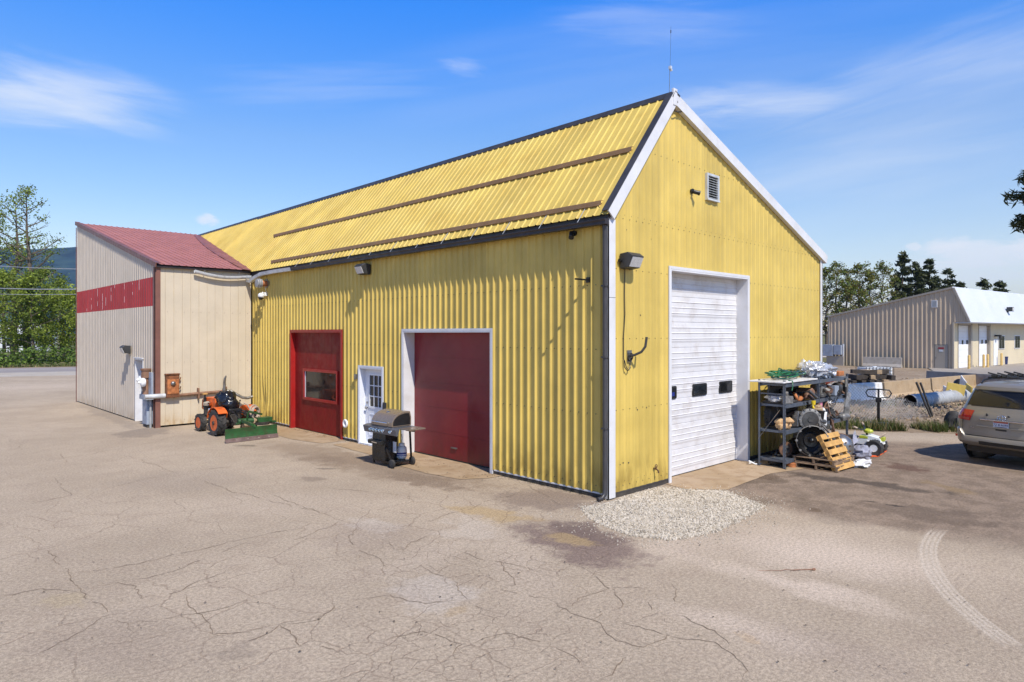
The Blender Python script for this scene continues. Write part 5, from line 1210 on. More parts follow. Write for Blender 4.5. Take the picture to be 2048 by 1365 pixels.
for lab,p,q,m in (('long dark drive shaft sticking out over the near second shelf edge',(5.7,-.7,1.05),(6.75,-1.25,.93),'steel_dark'),('long rusty shaft leaning on the big gearbox toward the middle post',(6.2,-1.3,.5),(6.95,-1.0,1.32),'iron_rusty'),('dark shaft lying along the far second shelf edge',(7.1,-1.05,.92),(8.5,-1.0,.94),'steel_dark')):
    f=MB(); p=V(p);q=V(q); f.cyl(p,q,.028,n=10); f.cyl(p,p.lerp(q,.1),.05,n=10); f.cyl(p.lerp(q,.88),q,.055,n=10); tag(f.build('drive_shaft',m,smooth=45),lab,'shaft')
for lab,c in (('tangle of thin black cable drooping from the far third shelf',(7.75,-1.03,1.40)),('tangle of thin black cable drooping from the near third shelf',(6.35,-1.04,1.38))):
    f=MB()
    for k in range(5):
        a=rnd(.12,.28); f.tube([(c[0]+a*1.3*(i/10-.5)*2,c[1]-rnd(.0,.05),c[2]+.06-a*math.sin(PI*i/10)) for i in range(11)],.008,5)
    tag(f.build('cable_tangle','black_plastic',smooth=60),lab,'cable')
# toy quad bike on an orange sheet
q=thing('toy_quad','white and lime toy quad bike with fat black tyres beside the far rack end','toy',(8.42,-1.42,0),-PI/2+.12)
for x,y in ((.42,-.25),(-.36,-.25),(.42,.25),(-.36,.25)):
    wheel(q,(x,y,.205),.205,.085,.23,12,'toy_white',chev=False).rotation_euler=(0,0,PI/2)
f=MB(); f.box(-.45,.5,-.14,.14,.14,.26); f.bar((-.35,-.3,.17),(-.35,.3,.17),.03,.03); f.bar((.45,-.3,.17),(.45,.3,.17),.03,.03); f.build('chassis','black_plastic',q,bevel=.02)
f=MB(); f.prism([(-.62,-.16,.34),(-.1,-.16,.30),(.1,-.16,.42),(.26,-.16,.50),(.52,-.16,.44),(.60,-.16,.28),(.3,-.16,.24),(-.55,-.16,.29)],(0,.32,0)); f.box(-.62,-.10,-.24,.24,.335,.355); f.box(.24,.60,-.22,.22,.34,.36); f.build('body','toy_white',q,bevel=.02)
f=MB(); f.prism([(-.34,-.12,.345),(-.06,-.12,.33),(.02,-.12,.42),(-.10,-.12,.46),(-.36,-.12,.42)],(0,.24,0)); f.build('seat','grey_dark',q,bevel=.03)
f=MB(); f.box(.06,.26,-.165,.165,.40,.47); f.box(.5,.61,-.12,.12,.36,.46); f.ball((.24,0,.58),(.12,.11,.06),12,0,.2,2,2); f.build('decals','toy_lime',q,bevel=.01)
f=MB(); f.box(.36,.5,-.168,.168,.28,.40); f.build('side_panel','black_plastic',q)
f=MB(); f.cyl((.22,0,.48),(.16,0,.62),.025); f.tube([(.05,.36,.68),(.12,.2,.62),(.16,0,.62),(.12,-.2,.62),(.05,-.36,.68)],.016,8); f.build('handlebar','black_plastic',q,smooth=50)
f=MB(); f.cyl((.05,.36,.68),(.0,.48,.72),.026,n=10); f.cyl((.05,-.36,.68),(.0,-.48,.72),.026,n=10); f.build('grip','rope',q,smooth=50)
f=MB(); f.tube([(.52,-.14,.46),(.60,-.10,.54),(.60,.10,.54),(.52,.14,.46)],.02,8); f.build('rack_bar','rope',q,smooth=50)
f=MB()
for a,b in (((8.05,-1.95),(9.05,-1.45)),): pass
f.prism([(7.95,-1.78,.004),(8.15,-1.98,.004),(9.2,-1.86,.004),(9.25,-1.55,.004),(8.9,-1.2,.004)],(0,0,.035)); f.box(8.75,9.1,-1.75,-1.6,.04,.10); tag(f.build('orange_sled','traffic_orange',bevel=.01),'flat bright orange plastic sled under the toy quad','sled')
# pallet jack, only its drawbar shows
t=thing('pallet_jack','black pallet jack with an upright T handle behind the toy quad','pallet jack',G(1757,858)+(0,),.3)
f=MB(); f.cyl((0,0,.10),(0,0,.95),.045,n=12); f.box(-.08,.08,-.08,.08,.85,1.0); f.build('drawbar','black_paint',t,smooth=40)
f=MB(); f.tube([(0,0,.98),(.05,.30,1.02),(.06,.36,1.14),(.06,.30,1.24),(.05,0,1.26),(.06,-.30,1.24),(.06,-.36,1.14),(.05,-.30,1.02)],.022,8,closed=True); f.cyl((0,0,.95),(.05,0,1.26),.03); f.build('handle','black_paint',t,smooth=50)
f=MB(); f.box(-.25,.05,-.27,.27,.06,.22); f.box(.05,1.1,-.27,-.11,.05,.11); f.box(.05,1.1,.11,.27,.05,.11); f.cyl((-.05,-.08,.09),(-.05,.08,.09),.09,n=14); f.build('forks','grey_dark',t,bevel=.01)
# ---------------------------------------------------------------- silver SUV, seen from behind
hd=math.atan2(-.233,.972)
sv=thing('suv','silver grey SUV with tinted rear glass and black roof carrier at the right edge','car',(8.74,-4.33,0),hd)
#       z    xr    xf    w
SL_=[(.40,.16,4.95,.86),(.46,.04,5.02,.94),(.56,.03,5.10,.985),(.70,.04,5.14,1.0),(.775,.045,5.15,1.0),(.79,.05,5.15,1.0),(.95,.055,5.15,1.005),(1.10,.07,5.10,1.0),(1.17,.085,4.95,.985),(1.20,.10,4.10,.965),(1.26,.12,3.85,.94),(1.45,.19,3.45,.875),(1.62,.265,3.15,.82),(1.70,.31,3.0,.79),(1.74,.325,2.9,.775),(1.80,.335,2.75,.745),(1.845,.40,2.6,.70),(1.88,.60,2.4,.60),(1.90,1.0,2.1,.40)]
RC=.22; BOW=.07
def sl(z):
    for a,b in zip(SL_,SL_[1:]):
        if a[0]<=z<=b[0]:
            t=(z-a[0])/(b[0]-a[0]); return [a[i]+(b[i]-a[i])*t for i in range(4)]
    return list(SL_[-1])
def xrear(z,y):
    _,xr,xf,wd=sl(z); r=min(RC,wd*.5); ya=abs(y); x=xr+BOW*(ya/wd)**2
    if ya>wd-r:
        q=min(1,(ya-(wd-r))/r); x+=r-r*math.sqrt(max(0,1-q*q))
    return x
YS=[0,.2,.4,.6,.75,.86,.93,.97,.99,1.0]
f=MB(); vs=[];fs=[];N=None
for a in SL_:
    z,xr,xf,wd=a; ring=[]
    r=min(RC,wd*.5)
    ys=[wd*k for k in (0,.25,.5)]+[wd-r+r*math.sin(i/7*PI/2) for i in range(8)]
    half=[(xrear(z,y),y) for y in ys]
    xs0=half[-1][0]
    for i in range(1,9): half.append((xs0+(xf-.35-xs0)*i/9,wd))
    for i in range(0,6):
        t=i/5*PI/2; half.append((xf-.35+.35*math.sin(t),wd-.30*(1-math.cos(t))-.0))
    half.append((xf+.05,0))
    ring=half+[(x,-y) for x,y in half[-2:0:-1]]
    N=len(ring); vs+=[(x,y,z) for x,y in ring]
k=len(SL_)
for i in range(k-1):
    for j in range(N):
        j2=(j+1)%N; fs.append((i*N+j,i*N+j2,(i+1)*N+j2,(i+1)*N+j))
fs.append(tuple(range(N))[::-1]); fs.append(tuple((k-1)*N+j for j in range(N)))
f.add(vs,fs); body=f.build('body','suv_paint',sv,smooth=32)
def patch(name,mat,corners,off=.006,ny=10,nz=4,parent=None,thick=0,label=None):
    """corners: (y,z) bottom-left, bottom-right, top-right, top-left on the tail"""
    f=MB(); vs=[];fs=[]
    bl_,br_,tr_,tl_=[V(c) for c in corners]
    for i in range(nz+1):
        for j in range(ny+1):
            a=bl_.lerp(br_,j/ny); b=tl_.lerp(tr_,j/ny); p=a.lerp(b,i/nz)
            y,z=p.x,p.y; wd=sl(z)[3]; yy=max(-wd,min(wd,y)); x=xrear(z,yy)-off; yo=yy*(1+off*.8/max(.3,abs(yy)) if abs(yy)>wd-.2 else 1)
            vs.append((x,yo,z))
    for i in range(nz):
        for j in range(ny):
            a=i*(ny+1)+j; fs.append((a,a+ny+1,a+ny+2,a+1))
    f.add(vs,fs); o=f.build(name,mat,parent or sv,smooth=50,label=label)
    return o
patch('rear_window','suv_glass',[(.755,1.36),(-.755,1.36),(-.67,1.70),(.67,1.70)],.006,14,5)
patch('window_trim','black_plastic',[(.775,1.34),(-.775,1.34),(-.685,1.72),(.685,1.72)],.003,14,5)
for s in (1,-1):
    p=patch('tail_lamp','lamp_red',[(s*1.0,1.02),(s*.66,1.0),(s*.58,1.24),(s*.985,1.27)],.014,12,4)
    patch('lamp_lens','plate_red',[(s*.97,1.035),(s*.68,1.015),(s*.66,1.07),(s*.97,1.085)],.018,10,1,p)
    patch('panel_gap','black_plastic',[(s*.815,.79),(s*.808,.79),(s*.795,1.27),(s*.802,1.27)],.016,1,4)
    patch('reflector','lamp_red',[(s*.90,.60),(s*.83,.60),(s*.83,.66),(s*.90,.66)],.08,3,2)
patch('tailgate_seam','black_plastic',[(.76,.655),(-.76,.655),(-.76,.668),(.76,.668)],.004,12,1)
f=MB(); N1=40; vs=[];fs=[]   # bumper: a proud band with raised horns at the corners
for i in range(N1+1):
    y=-.995+1.99*i/N1; ya=abs(y); k=max(0,min(1,(ya-.74)/.12)); k=k*k*(3-2*k); zt=.645+.155*k
    for (zz,of) in ((.40,-.02),(.44,.045),(.52,.07),(zt-.02,.07),(zt,.055),(zt+.012,-.02)):
        x=xrear(min(zz,.80),y)-of; vs.append((x,y*(1+of*.12),zz))
for i in range(N1):
    for j in range(5):
        a=i*6+j; fs.append((a,a+1,a+7,a+6))
f.add(vs,fs); f.build('bumper','suv_paint',sv,smooth=40)
patch('bumper_slot','black_plastic',[(.42,.475),(-.62,.475),(-.62,.555),(.42,.555)],.082,10,1)
f=MB(); f.prism([(xrear(1.05,.3)-.045,.42,1.035),(xrear(1.05,.3)-.05,.42,1.06),(xrear(1.05,.3)-.01,.46,1.075),(xrear(1.05,.3)+.03,.46,1.03)],(0,-.88,0)); f.build('chrome_garnish','chrome',sv,bevel=.004)
f=MB(); f.prism([(xrear(.88,.3)-.035,.50,.885),(xrear(.88,.3)-.03,.50,.905),(xrear(.88,.3)+.03,.50,.91),(xrear(.88,.3)+.03,.50,.88)],(0,-1.0,0)); f.build('tailgate_ledge','suv_paint',sv,bevel=.004)
patch('handle_recess','black_plastic',[(.11,.828),(-.11,.828),(-.11,.862),(.11,.862)],.008,3,1)
def text(s,name,mat,size,loc,parent,ex=.002):
    c=bpy.data.curves.new(name,'FONT'); c.body=s; c.size=size; c.extrude=ex; c.align_x='CENTER'; c.align_y='CENTER'
    o=bpy.data.objects.new(name+'_c',c); col.objects.link(o)
    dg=bpy.context.evaluated_depsgraph_get(); me=bpy.data.meshes.new_from_object(o.evaluated_get(dg)); bpy.data.objects.remove(o)
    me.materials.clear(); me.materials.append(MT[mat])
    m=bpy.data.objects.new(name,me); col.objects.link(m); m.parent=parent; m.location=loc; m.rotation_euler=(PI/2,0,-PI/2); return m
xp=xrear(.96,0)
f=MB(); f.box(xp-.022,xp-.008,-.155,.155,.895,1.05); pt=f.build('number_plate','plate_blue',sv,bevel=.003)
f=MB(); f.box(xp-.0245,xp-.0225,-.145,.145,1.005,1.04); f.build('plate_band','plate_red',pt)
f=MB(); f.box(xp-.0240,xp-.0225,-.12,.12,.900,.918); f.build('plate_foot','plate_ink',pt)
text('7Z B A1P2','plate_text','plate_ink',.066,(xp-.024,0,.958),pt)
text('SR5','badge','chrome',.075,(xrear(.84,.62)-.007,.62,.845),sv,.004)
f=MB(); c=V((xrear(1.12,0)-.012,0,1.125)); n=26
for (ry,rz,oy,oz) in ((.085,.058,0,0),(.032,.056,0,0),(.06,.026,0,.028)):
    f.tube([c+V((0,oy+ry*math.cos(2*PI*i/n),oz+rz*math.sin(2*PI*i/n))) for i in range(n)],.007,6,closed=True)
f.build('emblem','chrome',sv,smooth=60)
f=MB(); f.ball((xrear(1.16,.30)-.012,.30,1.165),(.02,.022,.035),10); f.ball((xrear(1.16,-.1)-.012,-.14,1.165),(.02,.025,.022),10); f.build('wiper_pivot','black_plastic',sv,smooth=60)
for s in (1,-1):
    for x0,x1,a in ((1.05,2.0,0),(2.08,3.0,0)):
        f=MB(); z0,z1=1.24,1.66
        f.poly([(x0+.0,s*(sl(z0)[3]+.004),z0),(x1,s*(sl(z0)[3]+.004),z0),(min(x1,2.85),s*(sl(z1)[3]+.004),z1),(x0+.12,s*(sl(z1)[3]+.004),z1)]); f.build('side_window','suv_glass',sv)
    f=MB(); f.poly([(.42,s*(sl(1.25)[3]+.004),1.25),(.97,s*(sl(1.25)[3]+.004),1.25),(1.05,s*(sl(1.65)[3]+.004),1.65),(.62,s*(sl(1.65)[3]+.004),1.65)]); f.build('side_window','suv_glass',sv)
    f=MB(); f.tube([(.55,s*.62,1.86),(.7,s*.64,1.93),(1.0,s*.64,1.95),(2.3,s*.64,1.95),(2.5,s*.62,1.90)],.022,8); f.build('roof_rail','black_plastic',sv,smooth=60)
    for xw in (1.05,4.15):
        wheel(sv,(xw,s*.86,.39),.39,.24,.27,30,'galv',chev=False)
        f=MB(); f.lathe([(.46,0),(.46,.012),(.30,.014)],T(xw,s*(1.0),.40)@RX(-s*PI/2),26,cap=False); f.build('wheel_arch','black_plastic',sv,smooth=40)
    f=MB(); f.ball((3.35,s*1.08,1.22),(.09,.12,.08),12); f.build('door_mirror','suv_paint',sv,smooth=60)
f=MB(); f.box(.25,4.8,-.80,.80,.26,.42); f.cyl((.2,-.45,.36),(.6,-.45,.36),.04,n=10); f.build('underbody','black_plastic',sv)
f=MB(); f.box(3.3,3.31,-.6,.6,1.25,1.6); 
f.build('windscreen','suv_glass',sv)
patch('roof_spoiler','suv_paint',[(.66,1.735),(-.66,1.735),(-.62,1.80),(.62,1.80)],.035,10,2)
f=MB()
for x in (.95,1.75): f.bar((x,-.66,1.985),(x,.66,1.985),.05,.03)
f.build('crossbar','black_plastic',sv)
for y in (.48,.28):
    for x in (.95,1.75):
        f=MB(); f.bar((x-.12,y+.13,2.10),(x+.10,y-.02,2.03),.045,.035); f.bar((x-.10,y+.06,2.03),(x+.30,y-.12,2.0),.05,.05); f.bar((x,y,1.98),(x+.02,y,2.06),.07,.07); f.build('carrier_arm','black_plastic',sv,bevel=.008)

# ---------------------------------------------------------------- waste ground: barriers, pipe, fence
def jersey(name,label,p,q,mat,h=.82,z=.05,group='concrete barriers'):
    p=V(p);q=V(q);L=(q-p).length; a=math.atan2(q.y-p.y,q.x-p.x)
    t=thing(name,label,'barrier',(p.x,p.y,z),a,None)
    pr=[(-.30,0),(.30,0),(.30,.08),(.14,.32),(.09,h),(-.09,h),(-.14,.32),(-.30,.08)]
    n=max(3,int(L/.35)); vs=[];fs=[]
    for i in range(n+1):
        for (y,zz) in pr: vs.append((L*i/n,y+.012*noise.noise(V((i*.7,y*3,zz*3+L))),zz+.015*noise.noise(V((i*.5,zz,L)))))
    for i in range(n):
        for j in range(8):
            j2=(j+1)%8; fs.append((i*8+j,i*8+j2,(i+1)*8+j2,(i+1)*8+j))
    fs.append(tuple(range(8))[::-1]); fs.append(tuple(n*8+j for j in range(8)))
    f=MB(); f.add(vs,fs); b=f.build('block',mat,t,bevel=.02)
    f=MB()
    for x in (L*.3,L*.7): f.box(x-.15,x+.15,-.302,-.296,.0,.07)
    f.build('slot','foundation',t)
    return t
jersey('concrete_barrier','white painted concrete barrier stained with mud, seen through the wire fence',(20.7,3.46),(23.25,2.68),'concrete_white',.86,-.03)
jersey('concrete_barrier','white painted concrete barrier end mostly hidden behind the loaded rack',(18.0,4.15),(20.55,3.5),'concrete_white',.86,-.03)
jersey('concrete_barrier','long tan concrete barrier running from the white barrier to behind the steel pipe',(23.4,2.64),(28.0,1.98),'concrete_tan',.88,-.05)
jersey('concrete_barrier','tan concrete barrier farthest along the row, behind the scattered boards',(28.15,1.95),(33.0,1.1),'concrete_tan',.88,-.05)
jersey('concrete_barrier','grey streaked concrete barrier behind the tan row, toward the driveway',(34.2,3.6),(31.9,-1.6),'concrete_grey',.9,.0)
jersey('concrete_barrier','grey concrete barrier standing against the ribbed wall of the beige building',(55.0,14.0),(55.2,10.9),'concrete_grey',.9,.02)
# corrugated steel pipe
t=thing('culvert_pipe','dented galvanised culvert pipe lying on the dirt','pipe',(0,0,0))
p0=V((20.1,.62,.33));p1=V((27.3,-1.0,.38)); d=(p1-p0).normalized(); n=130; f=MB()
pts=[];rs=[]
for i in range(n+1):
    t_=i/n; pts.append(p0.lerp(p1,t_)+V((0,0,.03*noise.noise(V((t_*8,0,2)))))); rs.append(.275+.008*math.sin(i*1.6)-.03*max(0,noise.noise(V((t_*5,3,1)))))
f.tube(pts,rs,20,cap=False); f.tube(pts[::4],[r-.02 for r in rs[::4]],20,1,cap=False); f.build('shell',['galv','foundation'],t,smooth=60)
f=MB()
for tt in (.16,.28,.62,.9): 
    c=p0.lerp(p1,tt); f.torus(c,.283,.014,d,24,6)
f.build('band','galv_white',t,smooth=60)
# chain link fence, slack, with two leaning posts
t=thing('wire_fence','sagging chain link fence between the rack and a pair of leaning posts','fence',(0,0,0))
fa=V((12.6,1.35,0));fb=V((16.9,-.95,0))
def ftop(u): return 1.85-1.35*u+.04*math.sin(u*14)
f=MB(); L=(fb-fa).length; step=.11
def fpt(s,z):
    u=s/L; q=fa.lerp(fb,u); zz=min(z,ftop(u)); return V((q.x+.05*math.sin(s*1.7+z),q.y+.08*math.sin(s*1.3+1)+.05*z,.05+zz))
i=-int(2/step)
while i*step<L:
    for s in (1,-1):
        path=[]
        for k in range(0,15):
            z=k*.15; x=i*step+z if s>0 else i*step+2-z
            if 0<=x<=L and z<=ftop(x/L): path.append(fpt(x,z))
        if len(path)>1: f.tube(path,.006,3,cap=False)
    i+=1
f.build('mesh','fence_wire',t)
f=MB(); f.tube([fpt(L*u/20,9) for u in range(21)],.006,4); f.build('top_wire','fence_wire',t)
f=MB(); f.bar((12.5,1.4,0),(12.55,1.4,2.1),.05,.05); f.build('post','galv',t)
f=MB(); f.bar((16.85,-.98,0.0),(15.95,-.72,1.38),.05,.05); f.build('post','steel_dark',t); f=MB(); f.bar((16.98,-1.0,0.0),(16.12,-.80,1.36),.05,.05); f.build('post','steel_dark',t)
# scattered boards and scrap behind the pipe
def plank(name,label,p,q,wd,th,mat,cat='board',group=None):
    f=MB(); f.bar(p,q,wd,th); return tag(f.build(name,mat,bevel=.006),label,cat,group)
def P3(u,v,z): g=G(u,v,z); return (g[0],g[1],z)
plank('board','yellow board lying on the rubble behind the culvert pipe',P3(1893,775,.75),P3(1930,782,.62),.06,.45,'yellow_siding')
plank('board','narrow white board lying left of the yellow one behind the pipe',P3(1887,778,.6),P3(1903,788,.5),.05,.30,'white_board')
plank('board','white board standing on edge above the yellow board',P3(1921,760,1.0),P3(1932,775,.72),.04,.45,'white_board')
plank('board','short yellow offcut nearest the grey SUV behind the pipe',P3(1932,772,.8),P3(1944,781,.65),.06,.25,'yellow_siding')
blob('scrap_drum','dark open drum lying among the boards behind the pipe','drum',P3(1918,768,.8),(.22,.22,.22),'black_plastic',.1,2,14,2)
blob('old_tyre','weedy dark tyre heap in the scrub left of the grey SUV','tyre',P3(1911,846,.25),(.26,.3,.34),'rubber',.5,1.8,18,5,50)
# timber stack and liquid tote beyond the barriers
random.seed(9)
ta=V((29.25,6.55,0));tb=V((31.3,4.6,0)); th=(tb-ta).normalized(); tv=V((th.y*-1,th.x,0)); tv=tv if tv.x>0 else -tv
TPOS=['far left of the bottom row','second of the bottom row','middle of the bottom row','fourth of the bottom row','right end of the bottom row']
for row,(n_,x0) in enumerate(((6,0.),(5,.75),(3,1.15))):
    for i in range(n_):
        L=rnd(.75,1.25); c=ta+th*(x0+i*.47+rnd(-.04,.04))+V((0,0,.34+row*.28)); ang=rnd(-.25,.25)+(PI/2 if (row==2 or (row==1 and i in(1,3))) else 0)
        d_=V((tv.x*math.cos(ang)-tv.y*math.sin(ang),tv.x*math.sin(ang)+tv.y*math.cos(ang),rnd(-.05,.05))); m='wood_tan' if (row+i*2)%5 in (0,) or row==2 and i==1 else 'wood_dark'
        f=MB(); f.bar(c-d_*L/2,c+d_*L/2,rnd(.24,.32),rnd(.22,.28))
        tag(f.build('timber',m,bevel=.012),('dark' if m=='wood_dark' else 'tan')+(' timber in the bottom row of the stack beyond the white barrier',' timber in the middle row of the stack beyond the white barrier',' timber on top of the stack beyond the white barrier')[row],'timber',('dark' if m=='wood_dark' else 'tan')+(' bottom',' middle',' top')[row]+' timbers beyond the barriers')
t=thing('liquid_tote','white plastic liquid tote in a wire cage behind the timber stack','tote',(39.2,8.0,.02),-.7); t.scale=(1,1,.66)
f=MB(); f.box(-.9,.9,-.55,.55,.15,1.12); f.cyl((0,0,1.12),(0,0,1.2),.14,n=14); f.build('tank','poly_white',t,bevel=.06)
f=MB()
for i in range(9):
    x=-.95+i*1.9/8
    for y in (-.6,.6): f.bar((x,y,.1),(x,y,1.16),.03,.03)
for z in (.12,.5,.85,1.16):
    for y in (-.6,.6): f.bar((-.95,y,z),(.95,y,z),.03,.03)
    for x in (-.95,.95): f.bar((x,-.6,z),(x,.6,z),.03,.03)
f.build('cage','steel_dark',t); f=MB(); f.box(-.95,.95,-.6,.6,0,.12); f.build('base','wood_dark',t)

# ---------------------------------------------------------------- beige building across the lot
t=sh=thing('beige_shop','beige ribbed metal building with a white overhanging roof across the lot','building',(55.47,7.15,.0),-.112)
f=MB(); HR=6.85; HL=4.66
def stop(y): return HR-(HR-HL)*(y/10.5) if y>0 else HR-(HR-4.0)*(-y/1.2)
corr(f,0.0,10.5,.02,lambda y:stop(max(0,y))-.02,lambda a,z,d:(-d,a,z),period=.36,prof=((0,0),(.14,0),(.19,.045),(.27,.045),(.32,0)),holes=[(.35,1.40,0,2.1)])
corr(f,-1.16,0,lambda y:3.98,lambda y:stop(y)-.02,lambda a,z,d:(-d,a,z),period=.36,prof=((0,0),(.14,0),(.19,.045),(.27,.045),(.32,0)))
f.box(.0,.05,.0,10.5,-.02,.02)
f.build('end_wall','shop_ribbed',sh)
f=MB(); f.bar((-.06,-.0,HR+.02),(-.06,10.6,HL+.0),.14,.16); f.bar((-.06,-1.22,4.0),(-.06,-.05,HR+.0),.14,.16); f.bar((-.05,10.5,0),(-.05,10.5,HL),.14,.12); f.bar((-.06,-.04,0),(-.06,-.04,3.98),.12,.12); f.build('trim','shop_grey',sh)
f=MB(); LX=46
f.prism([(-.1,-1.25,3.93),(-.1,.0,HR+.02),(-.1,.02,HR+.10),(-.1,-1.33,3.96)],(LX,0,0)); f.prism([(-.1,.0,HR+.02),(-.1,10.7,HL-.02),(-.1,10.7,HL+.06),(-.1,.02,HR+.10)],(LX,0,0)); f.box(0,LX-.1,-1.22,-.0,3.90,3.96); f.build('roof','shop_roof',sh)
def lx(u):
    k=(u-1024)/1334; return (55.7*k-36.8)/(.794-.607*k)
doors=[(1916,1941),(1957,1978)]
fl_=[(lx(a),lx(b)) for a,b in doors]
f=MB(); corr(f,0,LX-.1,.0,3.92,lambda a,z,d:(a,-d,z),period=9,prof=((0,0),),holes=[(a,b,0,3.75) for a,b in fl_]); f.box(.0,LX-.1,9.9,10.0,0,4.6); f.build('front_wall','shop_plain',sh)
for a,b in fl_:
    f=MB()
    for i in range(7):
        z0=.02+i*.53; f.box(a,b,.20,.24,z0,z0+.52)
    dd=f.build('garage_door','shop_door',sh)
    for i in range(3):
        x=a+(b-a)*(.12+.36*i); f=MB(); f.box(x,x+.35,.19,.2,2.1,2.45); f.build('window','glass_dark',dd)
    f=MB(); f.box(a-.14,a,-.03,.24,0,3.85); f.box(b,b+.30,-.03,.24,0,3.85); f.box(a-.14,b+.30,-.03,.24,3.75,3.9); f.build('door_frame','shop_grey',sh)
for u0,u1 in ((1996,2007),(2028,2038)):
    a,b=lx(u0),lx(u1); f=MB(); f.box(a-.08,b+.08,-.05,.0,1.55,2.85); wn=f.build('window_frame','white_trim',sh)
    for s in (0,1): f=MB(); f.box(a+(b-a)*.5*s+.03,a+(b-a)*.5*(s+1)-.03,-.06,-.05,1.62,2.78); f.build('pane','glass_dark',wn)
f=MB(); f.box(lx(1986),lx(1994),-.04,.0,0,2.5); f.build('side_door','shop_door',sh)
f=MB(); f.box(lx(1988),lx(1990.5),-.5,.0,2.75,2.9); f.box(lx(1988),lx(1990.5)-.3,-.5,-.35,2.55,2.8); f.build('wall_lamp','grey_dark',sh)
f=MB(); f.box(lx(1985)-.2,lx(1985)+.5,-.6,-.1,.0,.10); f.build('step','foundation',sh)
f=MB(); f.box(-.02,.02,.38,1.37,.03,2.08); dd=f.build('end_door','shop_grey',sh,bevel=.01)
f=MB(); f.box(-.035,-.02,.66,1.10,1.72,1.86); f.build('red_notice','sign_red',dd)
f=MB(); f.box(-.035,-.02,.72,1.04,1.50,1.66); f.build('grey_notice','galv_white',dd)
f=MB(); f.box(-.08,-.02,1.22,1.28,.95,1.05); f.build('handle','steel',dd)
f=MB(); f.box(-.08,.0,1.15,1.60,5.25,5.85); wv=f.build('wall_vent','white_trim',sh)
f=MB(); f.box(-.085,-.08,1.21,1.54,5.31,5.79); f.build('grille','galv',wv)
t=thing('floodlight','dark floodlight on the white roof of the beige building','light',sh.matrix_basis@V((lx(1992),-.75,5.15)),-.112)
f=MB(); f.box(-.25,.25,-.55,-.1,-.1,.3); f.bar((0,-.2,-.1),(0,.1,-.3),.1,.1); f.build('housing','grey_dark',t,bevel=.03); f=MB(); f.box(-.2,.2,-.57,-.55,-.05,.25); f.build('lens','lens',t)
t=thing('electrical_boxes','pair of grey electrical cabinets on posts at the far end of the ribbed wall','cabinet',sh.matrix_basis@V((-.9,9.55,0)),-.112+PI/2)
f=MB(); f.box(-.75,-.02,-.25,.25,1.05,1.95); f.build('cabinet','grey_paint',t,bevel=.02); f=MB(); f.box(.05,.98,-.28,.28,.9,1.98); f.build('cabinet','grey_paint',t,bevel=.02); f=MB(); f.box(-.9,.7,-.1,.12,.0,.9); f.build('backboard','shop_grey',t)
f=MB(); f.bar((-.85,0,0),(-.85,0,2.05),.1,.1); f.build('post','white_trim',t)
def bollard(u,v,label):
    g=G(u,v); f=MB(); f.lathe([(.10,0),(.10,1.05),(.085,1.12),(.04,1.15)],None,14); o=f.build('bollard','bollard',smooth=40); o.location=(g[0],g[1],.08); return tag(o,label,'bollard','yellow bollards before the beige building')
bollard(1938,740,'yellow bollard by the right side of the first white garage door')
bollard(1967.5,737.5,'yellow bollard in front of the second white garage door, left of its pair')
bollard(1975.5,737,'yellow bollard at the right jamb of the second white garage door')
bollard(2003,733,'yellow bollard below the nearer window of the beige building')
g=G(2009,731); t=thing('bin','dark blue bin on the ground below the nearer window of the beige building','bin',(g[0],g[1],.08)); f=MB(); f.lathe([(.24,0),(.28,.7),(.30,.7),(.30,.75),(.0,.75)],None,14); f.build('body','plate_ink',t,smooth=40)
